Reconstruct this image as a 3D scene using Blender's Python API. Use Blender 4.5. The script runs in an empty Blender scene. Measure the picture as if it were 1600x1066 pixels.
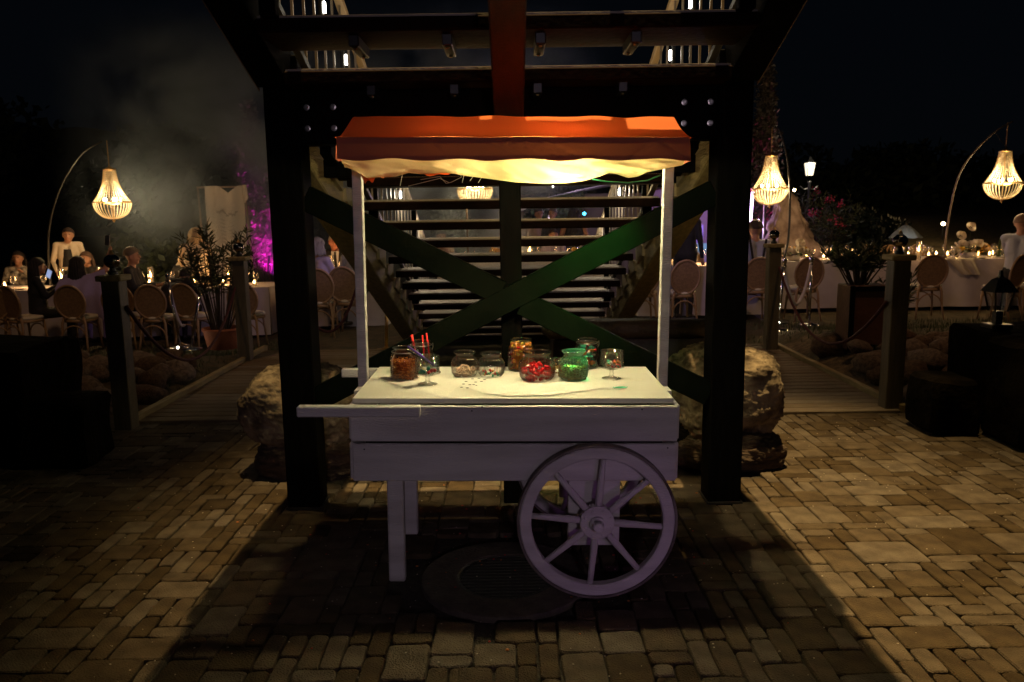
import bpy, bmesh, math, random
import numpy as np
from mathutils import Vector, Matrix, noise
random.seed(7)
R = math.radians
PI = math.pi
scene = bpy.context.scene
COL = scene.collection

# ------------------------------------------------------------------ camera
PITCH, ROLL = R(9.04), R(0.8)
CAMLOC = Vector((0, 0, 1.6))
cam_d = bpy.data.cameras.new('camera'); cam = bpy.data.objects.new('camera', cam_d); COL.objects.link(cam)
cam_d.lens = 28; cam_d.sensor_width = 36; cam_d.clip_start = 0.05; cam_d.clip_end = 400
CM = Matrix.Rotation(PI/2 - PITCH, 4, 'X') @ Matrix.Rotation(-ROLL, 4, 'Z')
cam.matrix_world = Matrix.Translation(CAMLOC) @ CM
cam_d.dof.use_dof = True; cam_d.dof.focus_distance = 3.5; cam_d.dof.aperture_fstop = 5.6
scene.camera = cam

# ------------------------------------------------------------------ world, exposure
w = bpy.data.worlds.new('World'); scene.world = w; w.use_nodes = True
nt = w.node_tree; nt.nodes.clear()
wo = nt.nodes.new('ShaderNodeOutputWorld'); bg = nt.nodes.new('ShaderNodeBackground')
bg.inputs['Strength'].default_value = 1.0
tcw = nt.nodes.new('ShaderNodeTexCoord'); sx = nt.nodes.new('ShaderNodeSeparateXYZ')
nt.links.new(tcw.outputs['Generated'], sx.inputs[0])
rw = nt.nodes.new('ShaderNodeValToRGB')
rw.color_ramp.elements[0].position = 0.0; rw.color_ramp.elements[0].color = (0.0012, 0.0016, 0.0022, 1)
rw.color_ramp.elements[1].position = 0.6; rw.color_ramp.elements[1].color = (0.0006, 0.0013, 0.0028, 1)
nt.links.new(sx.outputs['Z'], rw.inputs[0]); nt.links.new(rw.outputs[0], bg.inputs['Color'])
nt.links.new(bg.outputs[0], wo.inputs[0])
vs = scene.view_settings; vs.view_transform = 'Standard'; vs.look = 'None'; vs.gamma = 1; vs.exposure = 0.0
scene.view_settings.use_curve_mapping = False
scene.cycles.use_denoising = True
scene.cycles.max_bounces = 8; scene.cycles.transparent_max_bounces = 24
scene.cycles.volume_bounces = 0; scene.cycles.volume_step_rate = 2.0
scene.cycles.sample_clamp_indirect = 3.0
scene.cycles.caustics_reflective = False; scene.cycles.caustics_refractive = False

def lamp(name, kind, loc, energy, color, size=0.05, target=None, angle=None, blend=0.5):
    d = bpy.data.lights.new(name, kind); o = bpy.data.objects.new(name, d); COL.objects.link(o)
    d.energy = energy; d.color = color; o.location = loc
    if kind == 'AREA': d.size = size
    else: d.shadow_soft_size = size
    if kind == 'SPOT': d.spot_size = angle; d.spot_blend = blend
    if target is not None:
        o.rotation_euler = (Vector(target) - Vector(loc)).to_track_quat('-Z', 'Y').to_euler()
    return o
WARM = (1.0, 0.72, 0.36)
# violet wash on the table linen from unseen lamps added at the stair foot
lamp('violet_fill', 'SPOT', (1.35, 9.9, 1.7), 26, (.70, .46, 1), .08, (5.8, 12.9, .40), R(80), .9)
lamp('violet_fill', 'SPOT', (-1.35, 9.9, 1.7), 22, (.72, .48, 1), .08, (-4.6, 12.0, .6), R(60), .9)
# floodlight high above the yard: throws the stairs' shadow on the paving
FLOOD = lamp('floodlight', 'SPOT', (0.0, 3.2, 42), 128000, (1.0, 0.70, 0.30), 0.26, (0.78, 4.35, 0), R(8.7), 1.0)
for s_ in (-1, 1): lamp('garden_floodlight', 'SPOT', (s_*4.2, 5.5, 9), 400 if s_ < 0 else 560, (1.0, 0.56, 0.28), 0.2, (s_*5.0, 10.4, 0.4), R(60), 1.0)
# dim purple party light from the building side behind the camera, and a narrow one on the wheel
lamp('party_light', 'SPOT', (1.0, -5.5, 2.6), 220, (0.88, 0.70, 0.88), 0.3, (0.0, 3.3, 1.0), R(27), 0.9)
lamp('party_light', 'SPOT', (1.6, 0.2, 0.45), 16, (0.72, 0.26, 0.92), 0.06, (0.42, 3.2, 0.25), R(20), 1.0)

def ray(px, py, roll=True):
    d = Vector(((px-800)/1244.0, (533-py)/1244.0, -1))
    m = CM if roll else Matrix.Rotation(PI/2 - PITCH, 4, 'X')
    return (m.to_3x3() @ d)
def at(px, py, Y, roll=True):
    d = ray(px, py, roll); t = Y/d.y
    return CAMLOC + d*t
def gp(px, py, z=0.0, roll=True):
    d = ray(px, py, roll); t = (z-CAMLOC.z)/d.z
    return CAMLOC + d*t
def screen(p):
    v = CM.to_3x3().inverted() @ (Vector(p)-CAMLOC)
    if v.z > -0.1: return (-9999, -9999)
    return (800+1244*v.x/-v.z, 533-1244*v.y/-v.z)
# the cart stands on slightly uneven ground: its whole frame leans this much
CART = Matrix.Translation((0, 0, 1.6)) @ Matrix.Rotation(ROLL, 4, 'Y') @ Matrix.Translation((0, 0, -1.6))

# ------------------------------------------------------------------ tagging
def tag(o, label=None, cat=None, group=None, kind=None):
    if label: o['label'] = label
    if cat: o['category'] = cat
    if group: o['group'] = group
    if kind: o['kind'] = kind
    return o
def thing(name, label, cat, loc=(0, 0, 0), rz=0, group=None, kind=None):
    o = bpy.data.objects.new(name, None); COL.objects.link(o)
    o.location = loc; o.rotation_euler = (0, 0, rz); o.empty_display_size = 0.1
    return tag(o, label, cat, group, kind)
def link(name, me, parent=None, loc=None, rot=None, scale=None):
    o = bpy.data.objects.new(name, me); COL.objects.link(o)
    if parent is not None: o.parent = parent
    if loc is not None: o.location = loc
    if rot is not None: o.rotation_euler = rot
    if scale is not None: o.scale = scale
    return o
KIDS = {}
def copy_tree(src, parent=None):
    kids = {}
    for o in bpy.data.objects:
        if o.parent: kids.setdefault(o.parent.name, []).append(o)
    def rec(o, p):
        c = o.copy(); COL.objects.link(c)
        if p is not None: c.parent = p
        for ch in kids.get(o.name, []): rec(ch, c)
        return c
    return rec(src, parent)

# ------------------------------------------------------------------ materials
def N(nt, typ, **kw):
    n = nt.nodes.new(typ)
    for k, v in kw.items(): setattr(n, k, v)
    return n
MATS = {}
def mat(name, col, rough=0.7, metal=0.0, col2=None, nscale=8.0, bump=0.0, bscale=60.0, rnd=0.0, spec=0.5,
        emis=None, estr=0.0, sheen=0.0, stretch=None, coat=0.0, detail=6.0):
    if name in MATS: return MATS[name]
    m = bpy.data.materials.new(name); m.use_nodes = True; t = m.node_tree; p = t.nodes['Principled BSDF']
    p.inputs['Roughness'].default_value = rough; p.inputs['Metallic'].default_value = metal
    p.inputs['Specular IOR Level'].default_value = spec
    p.inputs['Base Color'].default_value = (*col, 1)
    if coat: p.inputs['Coat Weight'].default_value = coat
    if sheen: p.inputs['Sheen Weight'].default_value = sheen
    tc = N(t, 'ShaderNodeTexCoord'); src = tc.outputs['Object']
    if stretch:
        mp = N(t, 'ShaderNodeMapping'); mp.inputs['Scale'].default_value = stretch
        t.links.new(src, mp.inputs[0]); src = mp.outputs[0]
    out = None
    if col2 is not None:
        nz = N(t, 'ShaderNodeTexNoise'); nz.inputs['Scale'].default_value = nscale; nz.inputs['Detail'].default_value = detail
        t.links.new(src, nz.inputs['Vector'])
        rp = N(t, 'ShaderNodeValToRGB'); rp.color_ramp.elements[0].position = .35; rp.color_ramp.elements[1].position = .65
        rp.color_ramp.elements[0].color = (*col, 1); rp.color_ramp.elements[1].color = (*col2, 1)
        t.links.new(nz.outputs[0], rp.inputs[0]); out = rp.outputs[0]
    if rnd:
        oi = N(t, 'ShaderNodeObjectInfo'); ge = N(t, 'ShaderNodeNewGeometry')
        ad = N(t, 'ShaderNodeMath', operation='ADD'); t.links.new(oi.outputs['Random'], ad.inputs[0]); t.links.new(ge.outputs['Random Per Island'], ad.inputs[1])
        fr = N(t, 'ShaderNodeMath', operation='FRACT'); t.links.new(ad.outputs[0], fr.inputs[0])
        mr = N(t, 'ShaderNodeMapRange'); mr.inputs['To Min'].default_value = 1-rnd; mr.inputs['To Max'].default_value = 1+rnd
        t.links.new(fr.outputs[0], mr.inputs[0])
        hs = N(t, 'ShaderNodeHueSaturation'); t.links.new(mr.outputs[0], hs.inputs['Value'])
        mr2 = N(t, 'ShaderNodeMapRange'); mr2.inputs['To Min'].default_value = 1.25; mr2.inputs['To Max'].default_value = .75
        t.links.new(fr.outputs[0], mr2.inputs[0]); t.links.new(mr2.outputs[0], hs.inputs['Saturation'])
        if out is not None: t.links.new(out, hs.inputs['Color'])
        else: hs.inputs['Color'].default_value = (*col, 1)
        out = hs.outputs[0]
    if out is not None: t.links.new(out, p.inputs['Base Color'])
    if bump:
        nb = N(t, 'ShaderNodeTexNoise'); nb.inputs['Scale'].default_value = bscale; nb.inputs['Detail'].default_value = 8
        t.links.new(src, nb.inputs['Vector'])
        bp = N(t, 'ShaderNodeBump'); bp.inputs['Strength'].default_value = bump; bp.inputs['Distance'].default_value = 0.02
        t.links.new(nb.outputs[0], bp.inputs['Height']); t.links.new(bp.outputs[0], p.inputs['Normal'])
    if emis is not None:
        p.inputs['Emission Color'].default_value = (*emis, 1); p.inputs['Emission Strength'].default_value = estr
    MATS[name] = m
    return m
def fabric(name, col, trans, tcol=None, bump=0.3, bscale=300):
    m = bpy.data.materials.new(name); m.use_nodes = True; t = m.node_tree; t.nodes.remove(t.nodes['Principled BSDF'])
    out = t.nodes['Material Output']
    d = N(t, 'ShaderNodeBsdfDiffuse'); tr = N(t, 'ShaderNodeBsdfTranslucent'); mx = N(t, 'ShaderNodeMixShader')
    d.inputs[0].default_value = (*col, 1); tr.inputs[0].default_value = (*(tcol or col), 1); mx.inputs[0].default_value = trans
    nz = N(t, 'ShaderNodeTexNoise'); nz.inputs['Scale'].default_value = bscale; bp = N(t, 'ShaderNodeBump'); bp.inputs['Strength'].default_value = bump; bp.inputs['Distance'].default_value = .003
    tc = N(t, 'ShaderNodeTexCoord'); t.links.new(tc.outputs['Object'], nz.inputs[0]); t.links.new(nz.outputs[0], bp.inputs['Height'])
    t.links.new(bp.outputs[0], d.inputs['Normal'])
    t.links.new(d.outputs[0], mx.inputs[1]); t.links.new(tr.outputs[0], mx.inputs[2]); t.links.new(mx.outputs[0], out.inputs[0])
    MATS[name] = m; return m
def glassmat(name, tint=(1, 1, 1), refl=0.35, rough=0.03, base=0.05, frost=0.0, top=0.5):
    m = bpy.data.materials.new(name); m.use_nodes = True; t = m.node_tree; t.nodes.remove(t.nodes['Principled BSDF'])
    out = t.nodes['Material Output']
    tr = N(t, 'ShaderNodeBsdfTransparent'); tr.inputs[0].default_value = (*tint, 1)
    gl = N(t, 'ShaderNodeBsdfGlossy'); gl.inputs['Roughness'].default_value = rough
    lw = N(t, 'ShaderNodeLayerWeight'); lw.inputs[0].default_value = refl  # how fast the reflection rises towards the rim
    mr = N(t, 'ShaderNodeMapRange'); mr.inputs['To Min'].default_value = base; mr.inputs['To Max'].default_value = top
    t.links.new(lw.outputs['Facing'], mr.inputs[0])
    mx = N(t, 'ShaderNodeMixShader'); t.links.new(mr.outputs[0], mx.inputs[0]); t.links.new(tr.outputs[0], mx.inputs[1]); t.links.new(gl.outputs[0], mx.inputs[2])
    if frost:
        df = N(t, 'ShaderNodeBsdfTranslucent'); df.inputs[0].default_value = (*tint, 1); d2 = N(t, 'ShaderNodeBsdfDiffuse'); d2.inputs[0].default_value = (*tint, 1)
        ma = N(t, 'ShaderNodeMixShader'); t.links.new(df.outputs[0], ma.inputs[1]); t.links.new(d2.outputs[0], ma.inputs[2])
        mb_ = N(t, 'ShaderNodeMixShader'); mb_.inputs[0].default_value = frost; t.links.new(mx.outputs[0], mb_.inputs[1]); t.links.new(ma.outputs[0], mb_.inputs[2]); mx = mb_
    t.links.new(mx.outputs[0], out.inputs[0]); MATS[name] = m; return m
def emit(name, col, s):
    if name in MATS: return MATS[name]
    m = bpy.data.materials.new(name); m.use_nodes = True; t = m.node_tree; p = t.nodes['Principled BSDF']
    p.inputs['Base Color'].default_value = (.1, .1, .1, 1); p.inputs['Emission Color'].default_value = (*col, 1); p.inputs['Emission Strength'].default_value = s
    MATS[name] = m; return m

BLACKWOOD = mat('black painted timber', (.002, .0018, .0016), .7, col2=(.0038, .0034, .003), nscale=5, bump=.12, bscale=25, stretch=(8, 8, 1), spec=.03)
BRACEM = mat('dark green black painted brace', (.0022, .0036, .002), .6, col2=(.004, .006, .0034), nscale=4, bump=.12, bscale=40, spec=.03)
OLIVEWOOD = mat('weathered timber', (.20, .15, .065), .7, col2=(.32, .24, .11), nscale=6, bump=.4, bscale=20, stretch=(6, 1, 6))
TREADTOP = mat('grey composite decking', (.42, .37, .31), .7, col2=(.52, .46, .40), nscale=5, bump=.35, bscale=40, stretch=(1, 10, 1))
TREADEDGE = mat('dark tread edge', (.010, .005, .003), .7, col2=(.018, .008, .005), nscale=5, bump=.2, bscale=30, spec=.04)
WHITE = mat('white painted wood', (.74, .70, .68), .45, col2=(.56, .52, .50), nscale=5, bump=.5, bscale=110, stretch=(.35, 3, 3), detail=12)
WHITETOP = mat('white table board', (.76, .74, .66), .35, col2=(.70, .67, .58), nscale=4, bump=.06, bscale=120)
TYRE = mat('worn iron tyre', (.06, .04, .03), .6, col2=(.20, .17, .15), nscale=9, bump=.4, bscale=50)
PAVER = mat('concrete paving stone', (.060, .041, .024), .9, col2=(.112, .080, .047), nscale=9, bump=.7, bscale=130, rnd=.42, spec=.25)
SAND = mat('joint sand', (.030, .022, .014), .95, col2=(.06, .045, .03), nscale=40, bump=.8, bscale=150)
SOIL = mat('soil and gravel', (.05, .035, .02), .95, col2=(.14, .095, .05), nscale=14, bump=1, bscale=40)
LAWN = mat('lawn', (.035, .030, .012), .95, col2=(.085, .060, .026), nscale=6, bump=1, bscale=60)
ROCK = mat('limestone boulder', (.05, .032, .018), .95, col2=(.27, .205, .13), nscale=9, bump=1.0, bscale=20, detail=14)
ROCKD = mat('brown field stone', (.07, .04, .025), .9, col2=(.17, .11, .07), nscale=6, bump=1, bscale=18, rnd=.3)
DARKSTONE = mat('dark stone block', (.004, .003, .002), .95, col2=(.011, .008, .005), nscale=5, bump=1, bscale=16, spec=.03)
DECK = mat('bridge plank', (.11, .075, .045), .75, col2=(.19, .135, .08), nscale=5, bump=.4, bscale=30, stretch=(1, 8, 1), rnd=.22)
STEEL = mat('steel', (.6, .58, .55), .28, 1.0)
CHROME = mat('chrome', (.8, .78, .75), .12, 1.0)
BRASS = mat('brass', (.75, .5, .2), .3, 1.0)
BLACKMETAL = mat('black metal', (.012, .012, .012), .4)
CANE = mat('woven cane', (.20, .115, .055), .7, col2=(.30, .18, .085), nscale=40, bump=.5, bscale=200)
CHAIRWOOD = mat('brown varnished wood', (.26, .155, .075), .5, col2=(.36, .23, .12), nscale=6, bump=.15, bscale=30)
CUSHION = mat('cream cushion', (.62, .55, .42), .85, bump=.2, bscale=100)
CLOTH = mat('table linen', (.60, .56, .58), .85, col2=(.52, .48, .50), nscale=3, bump=.2, bscale=15)
GLASS = glassmat('clear glass', (.997, 1, .995), .80, .06, .022, .003, .42)
GLASSG = glassmat('green laser glow glass', (.80, 1.0, .88), .80, .08, .04, .07, .5)  # green laser glow put into the tint and frost of clear glass
WINEG = glassmat('wine glass', (.99, .98, .97), .8, .08, .05, .02, .6)
AWN = fabric('orange canvas', (.62, .18, .065), .16, (.56, .062, .010), bump=.6, bscale=160)
VAL = fabric('orange canvas double', (.42, .12, .075), .02, (.8, .2, .05))
LINING = fabric('cream lining', (.82, .62, .36), .50, (.98, .72, .38), bump=.1)
PAPER = mat('white paper', (.80, .77, .68), .6, bump=.1, bscale=60)
GREENLEAF = mat('oleander leaf', (.030, .042, .016), .6, col2=(.055, .07, .028), nscale=4, rnd=.3)
DARKLEAF = mat('dark tree leaf', (.022, .032, .014), .7, col2=(.04, .05, .022), nscale=3, rnd=.3)
CYPLEAF = mat('cypress leaf', (.10, .09, .07), .7, col2=(.16, .14, .11), nscale=3, rnd=.3)
BARK = mat('bark', (.06, .04, .025), .9, bump=.8, bscale=30)
TERRA = mat('terracotta', (.30, .09, .045), .8, col2=(.36, .12, .06), nscale=6, bump=.3, bscale=40)
REDROPE = mat('dark red velvet rope', (.055, .008, .010), .8, bump=.3, bscale=120)
WHITEROPE = mat('white rope', (.45, .40, .38), .8, bump=.5, bscale=150)
CRYSTAL = fabric('crystal beads', (.92, .82, .62), .45, (.95, .82, .58), bump=0)
BULB = emit('warm bulb', (1, .78, .42), 40)
FLAME = emit('candle flame', (1, .55, .16), 45)
WAX = mat('candle wax', (.75, .55, .30), .5, emis=(1, .5, .15), estr=.35)
HOTWHITE = emit('white led', (1, .95, .82), 30)

# ------------------------------------------------------------------ mesh builder
class MB:
    def __init__(s): s.v = []; s.f = []; s.m = []
    def add(s, vs, fs, mi=0):
        b = len(s.v); s.v += [tuple(q) for q in vs]; s.f += [tuple(b+i for i in f) for f in fs]; s.m += [mi]*len(fs)
    def box(s, c, d, M=None, mi=0, ch=0.0):
        hx, hy, hz = d[0]/2, d[1]/2, d[2]/2; c = Vector(c)
        if ch <= 0:
            vs = [Vector((x, y, z)) for z in (-hz, hz) for y in (-hy, hy) for x in (-hx, hx)]
            fs = [(0, 2, 3, 1), (4, 5, 7, 6), (0, 1, 5, 4), (2, 6, 7, 3), (0, 4, 6, 2), (1, 3, 7, 5)]
        else:
            ch = min(ch, hx*.45, hy*.45, hz*.45); vs = []; idx = {}
            for sz in (-1, 1):
                for sy in (-1, 1):
                    for sx_ in (-1, 1):
                        for a in range(3):
                            p = [sx_*(hx-(0 if a == 0 else ch)), sy*(hy-(0 if a == 1 else ch)), sz*(hz-(0 if a == 2 else ch))]
                            idx[(sx_, sy, sz, a)] = len(vs); vs.append(Vector(p))
            fs = []
            for sg in (-1, 1):
                q = [idx[(sg, -1, -1, 0)], idx[(sg, 1, -1, 0)], idx[(sg, 1, 1, 0)], idx[(sg, -1, 1, 0)]]; fs.append(q if sg > 0 else q[::-1])
                q = [idx[(-1, sg, -1, 1)], idx[(-1, sg, 1, 1)], idx[(1, sg, 1, 1)], idx[(1, sg, -1, 1)]]; fs.append(q if sg > 0 else q[::-1])
                q = [idx[(-1, -1, sg, 2)], idx[(1, -1, sg, 2)], idx[(1, 1, sg, 2)], idx[(-1, 1, sg, 2)]]; fs.append(q if sg > 0 else q[::-1])
            for a, b in ((0, 1), (0, 2), (1, 2)):
                c3 = 3-a-b
                for sa in (-1, 1):
                    for sb in (-1, 1):
                        def key(sc, ax):
                            k = [0, 0, 0]; k[a] = sa; k[b] = sb; k[c3] = sc; return idx[(k[0], k[1], k[2], ax)]
                        q = [key(-1, a), key(1, a), key(1, b), key(-1, b)]
                        n = (vs[q[1]]-vs[q[0]]).cross(vs[q[2]]-vs[q[0]]); o = vs[q[0]]+vs[q[2]]
                        dd = Vector((0, 0, 0)); dd[a] = sa; dd[b] = sb
                        fs.append(q if n.dot(dd) > 0 else q[::-1])
            for sz in (-1, 1):
                for sy in (-1, 1):
                    for sx_ in (-1, 1):
                        q = [idx[(sx_, sy, sz, a)] for a in range(3)]
                        n = (vs[q[1]]-vs[q[0]]).cross(vs[q[2]]-vs[q[0]])
                        fs.append(q if n.dot(Vector((sx_, sy, sz))) > 0 else q[::-1])
        if M is not None: vs = [M @ q for q in vs]
        s.add([q+c for q in vs], fs, mi); return s
    def beam(s, a, b, wx, wz, up=(0, 0, 1), mi=0, ch=0.0):
        a = Vector(a); b = Vector(b); d = b-a; L = d.length; d.normalize()
        up = Vector(up); x = d.cross(up)
        if x.length < 1e-4: x = d.cross(Vector((0, 1, 0)))
        x.normalize(); z = x.cross(d).normalized()
        M = Matrix((x, d, z)).transposed()
        return s.box((a+b)/2, (wx, L, wz), M, mi, ch)
    def tube(s, pts, r, n=8, mi=0, cap=True):
        pts = [Vector(p) for p in pts]; rs = r if isinstance(r, (list, tuple)) else [r]*len(pts)
        b = len(s.v); prev = None
        for i, p in enumerate(pts):
            t = (pts[min(i+1, len(pts)-1)]-pts[max(i-1, 0)])
            if t.length < 1e-9: t = Vector((0, 0, 1))
            t.normalize()
            if prev is None:
                u = t.cross(Vector((0, 0, 1)));
                if u.length < .05: u = t.cross(Vector((1, 0, 0)))
            else: u = prev - t*prev.dot(t)
            u.normalize(); prev = u; q = t.cross(u)
            for k in range(n):
                a = 2*PI*k/n; s.v.append(tuple(p + (u*math.cos(a)+q*math.sin(a))*rs[i]))
        for i in range(len(pts)-1):
            for k in range(n):
                k2 = (k+1) % n
                s.f.append((b+i*n+k, b+i*n+k2, b+(i+1)*n+k2, b+(i+1)*n+k)); s.m.append(mi)
        if cap:
            s.f.append(tuple(b+k for k in range(n))[::-1]); s.m.append(mi)
            e = b+(len(pts)-1)*n; s.f.append(tuple(e+k for k in range(n))); s.m.append(mi)
        return s
    def lathe(s, prof, n=24, c=(0, 0, 0), mi=0, rib=0, ramp=0.0, ribz=None, cap0=True, cap1=False):
        b = len(s.v); c = Vector(c)
        for (r, z) in prof:
            for k in range(n):
                a = 2*PI*k/n; rr = r
                if rib and (ribz is None or ribz[0] <= z <= ribz[1]): rr = r + ramp*math.cos(rib*a)
                s.v.append((c.x+rr*math.cos(a), c.y+rr*math.sin(a), c.z+z))
        for i in range(len(prof)-1):
            for k in range(n):
                k2 = (k+1) % n; s.f.append((b+i*n+k, b+i*n+k2, b+(i+1)*n+k2, b+(i+1)*n+k)); s.m.append(mi)
        if cap0: s.f.append(tuple(b+k for k in range(n))[::-1]); s.m.append(mi)
        if cap1:
            e = b+(len(prof)-1)*n; s.f.append(tuple(e+k for k in range(n))); s.m.append(mi)
        return s
    def blob(s, c, rad, n=10, m=7, amp=0.0, seed=0, mi=0, fr=1.5, flat=None):
        c = Vector(c); rad = Vector(rad) if hasattr(rad, '__len__') else Vector((rad,)*3); b = len(s.v)
        for j in range(m+1):
            th = PI*j/m
            for k in range(n):
                a = 2*PI*k/n; d = Vector((math.sin(th)*math.cos(a), math.sin(th)*math.sin(a), math.cos(th)))
                f = 1.0
                if amp: f += amp*noise.noise(d*fr+Vector((seed*3.7, seed*1.3, seed))) + amp*.5*noise.noise(d*fr*2.7+Vector((seed, seed*2.1, 5)))
                p = Vector((d.x*rad.x*f, d.y*rad.y*f, d.z*rad.z*f))
                if flat is not None: p.z = max(p.z, flat)
                s.v.append(tuple(c+p))
        for j in range(m):
            for k in range(n):
                k2 = (k+1) % n; s.f.append((b+j*n+k, b+(j+1)*n+k, b+(j+1)*n+k2, b+j*n+k2)); s.m.append(mi)
        return s
    def sheet(s, P, nu, nv, mi=0):
        b = len(s.v)
        for i in range(nu+1):
            for j in range(nv+1): s.v.append(tuple(P(i/nu, j/nv)))
        for i in range(nu):
            for j in range(nv):
                a = b+i*(nv+1)+j; s.f.append((a, a+nv+1, a+nv+2, a+1)); s.m.append(mi)
        return s
    def mesh(s, name, mats, smooth=False):
        me = bpy.data.meshes.new(name); me.from_pydata(s.v, [], s.f)
        for m in (mats if isinstance(mats, (list, tuple)) else [mats]): me.materials.append(m)
        if max(s.m or [0]) > 0: me.polygons.foreach_set('material_index', s.m)
        if smooth: me.polygons.foreach_set('use_smooth', [True]*len(s.f))
        me.update(); return me
    def build(s, name, mats, parent=None, smooth=False, loc=None, rot=None):
        return link(name, s.mesh(name, mats, smooth), parent, loc, rot)
def fuse(o):   # merge doubled seam vertices of a closed blob
    bm = bmesh.new(); bm.from_mesh(o.data); bmesh.ops.remove_doubles(bm, verts=bm.verts, dist=1e-5); bm.to_mesh(o.data); bm.free(); return o
def subd(o, lv=1):
    md = o.modifiers.new('s', 'SUBSURF'); md.levels = lv; md.render_levels = lv; return o
# ================================================================== SETTING
random.seed(11)
def sm(a, b, x):
    t = max(0, min(1, (x-a)/(b-a))); return t*t*(3-2*t)
def ground_z(x, y):
    ax = abs(x)
    side = sm(3.15, 3.5, ax)
    left = -0.22*sm(-2.2, -4.2, x)*sm(8.2, 10.2, y) if x < 0 else 0.0
    top = (0.14 if x < 0 else 0.25)
    bank = top*sm(6.5, 7.9, y)*(1-sm(8.8, 11.3, y))*side
    return bank + left
m = MB()
xs = [-150, -60, -30, -18, -12] + [-9+.5*i for i in range(37)] + [12, 18, 30, 60, 150]
ys = [-20, -5, 0, 2, 4.62] + [4.7+.3*i for i in range(50)] + [22, 27, 35, 60, 120, 220]
nx, ny = len(xs), len(ys)
for y in ys:
    for x in xs: m.v.append((x, y, ground_z(x, y)-.05 if y < 6 else ground_z(x, y)-.045+.02*noise.noise(Vector((x, y, 0)))))
for j in range(ny-1):
    for i in range(nx-1):
        a = j*nx+i; m.f.append((a, a+1, a+nx+1, a+nx)); m.m.append(0 if (ys[j] < 9.0 and abs(xs[i]) < 3.2) else 1)
m.build('ground', [SOIL, LAWN], smooth=True)['kind'] = 'structure'

# hills in the dark distance
m = MB()
def hillP(u, v):
    x = -140+280*u; h = 9+7*noise.noise(Vector((x*.02, 3, 0)))+3*noise.noise(Vector((x*.08, 7, 0)))
    if x < -20: h += 5*sm(-20, -60, x)
    return (x, 95+40*v, -1+h*math.sin(PI*min(1, v*1.0)*.5))
m.sheet(hillP, 70, 8); m.build('hills', mat('hill woodland', (.012, .014, .010), .95, bump=1, bscale=2), smooth=True)['kind'] = 'structure'

# paving
DC = gp(790, 900); DRAIN = Vector((DC.x, DC.y, 0))
MOD = .080
X0, Y0 = -4.32, 2.16
GX, GY = 108, 50
grid = [[0]*GX for _ in range(GY)]
sizes = [(3, 2, 4), (2, 3, 5), (3, 4, 1.2), (2, 2, 7), (2, 1, 5), (1, 2, 6), (3, 1, 3), (1, 3, 3), (4, 2, 1), (1, 1, .5), (4, 3, 1)]
pav = []
for j in range(GY):
    for i in range(GX):
        if grid[j][i]: continue
        opts = []
        for (a, b, wt) in sizes:
            if i+a <= GX and j+b <= GY and all(not grid[jj][ii] for jj in range(j, j+b) for ii in range(i, i+a)): opts.append((a, b, wt))
        if not opts: grid[j][i] = 1; pav.append((i, j, 1, 1)); continue
        a, b, _ = random.choices(opts, [o[2] for o in opts])[0]
        for jj in range(j, j+b):
            for ii in range(i, i+a): grid[jj][ii] = 1
        pav.append((i, j, a, b))
PV = {}
def paver_geo(a, b, var):
    if (a, b, var) in PV: return PV[(a, b, var)]
    rs = random.Random(a*100+b*10+var); g = .0036
    hx, hy = a*MOD/2-g, b*MOD/2-g; c = .012
    base = [(-hx+c, -hy), (0, -hy), (hx-c, -hy), (hx, -hy+c), (hx, 0), (hx, hy-c), (hx-c, hy), (0, hy), (-hx+c, hy), (-hx, hy-c), (-hx, 0), (-hx, -hy+c)]
    base = [(x+rs.uniform(-.0035, .0035), y+rs.uniform(-.0035, .0035)) for x, y in base]; n = len(base)
    L = lambda k, z: [(x*(1-k/max(hx, .01)), y*(1-k/max(hy, .01)), z+(rs.uniform(-.001, .001) if z > -.02 else 0)) for x, y in base]
    vs = L(0, -.05)+L(0, -.005)+L(.0045, 0)
    fs = [(k, (k+1) % n, n+(k+1) % n, n+k) for k in range(n)]+[(n+k, n+(k+1) % n, 2*n+(k+1) % n, 2*n+k) for k in range(n)]+[tuple(2*n+k for k in range(n))]
    PV[(a, b, var)] = (vs, fs); return PV[(a, b, var)]
mb = MB(); mb.box((0, 4.15, -.045), (8.7, 4.0, .04))
patio = mb.build('patio', SAND); patio['kind'] = 'structure'
cand = []
for (i, j, a, b) in pav:
    cx = X0+(i+a/2)*MOD; cy = Y0+(j+b/2)*MOD
    if (Vector((cx, cy, 0))-DRAIN).length < .37+.04*max(a, b): continue
    if cy > 4.72 and abs(cx) < 1.45: continue
    s = screen((cx, cy, 0)); vis = 0
    if -40 < s[0] < 1640 and s[1] < 1110:
        s2 = screen((cx+.1, cy, 0)); s3 = screen((cx, cy+.1, 0)); vis = a*b*abs(s2[0]-s[0])*abs(s3[1]-s[1])
        if 560 < s[0] < 1060 and s[1] < 750: vis = 0
    cand.append((vis, cx, cy, a, b))
cand.sort(key=lambda q: -q[0])
PM = {}
for k, (vis, cx, cy, a, b) in enumerate(cand[:296]):
    var = random.randrange(3)
    if (a, b, var) not in PM:
        vs_, fs_ = paver_geo(a, b, var); q = MB(); q.add(vs_, fs_); PM[(a, b, var)] = q.mesh('paver', PAVER)
    link('paver', PM[(a, b, var)], patio, (cx, cy, random.uniform(-.003, .002)), (random.uniform(-.012, .012), random.uniform(-.012, .012), random.uniform(-.02, .02)))
q = MB()
for (vis, cx, cy, a, b) in cand[296:]:
    vs_, fs_ = paver_geo(a, b, random.randrange(3)); dz = random.uniform(-.003, .002); tx = random.uniform(-.012, .012); ty = random.uniform(-.012, .012)
    q.add([(x+cx, y+cy, z+dz+x*tx+y*ty) for x, y, z in vs_], fs_)
o = q.build('paver', PAVER, patio); o['kind'] = 'stuff'
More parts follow.
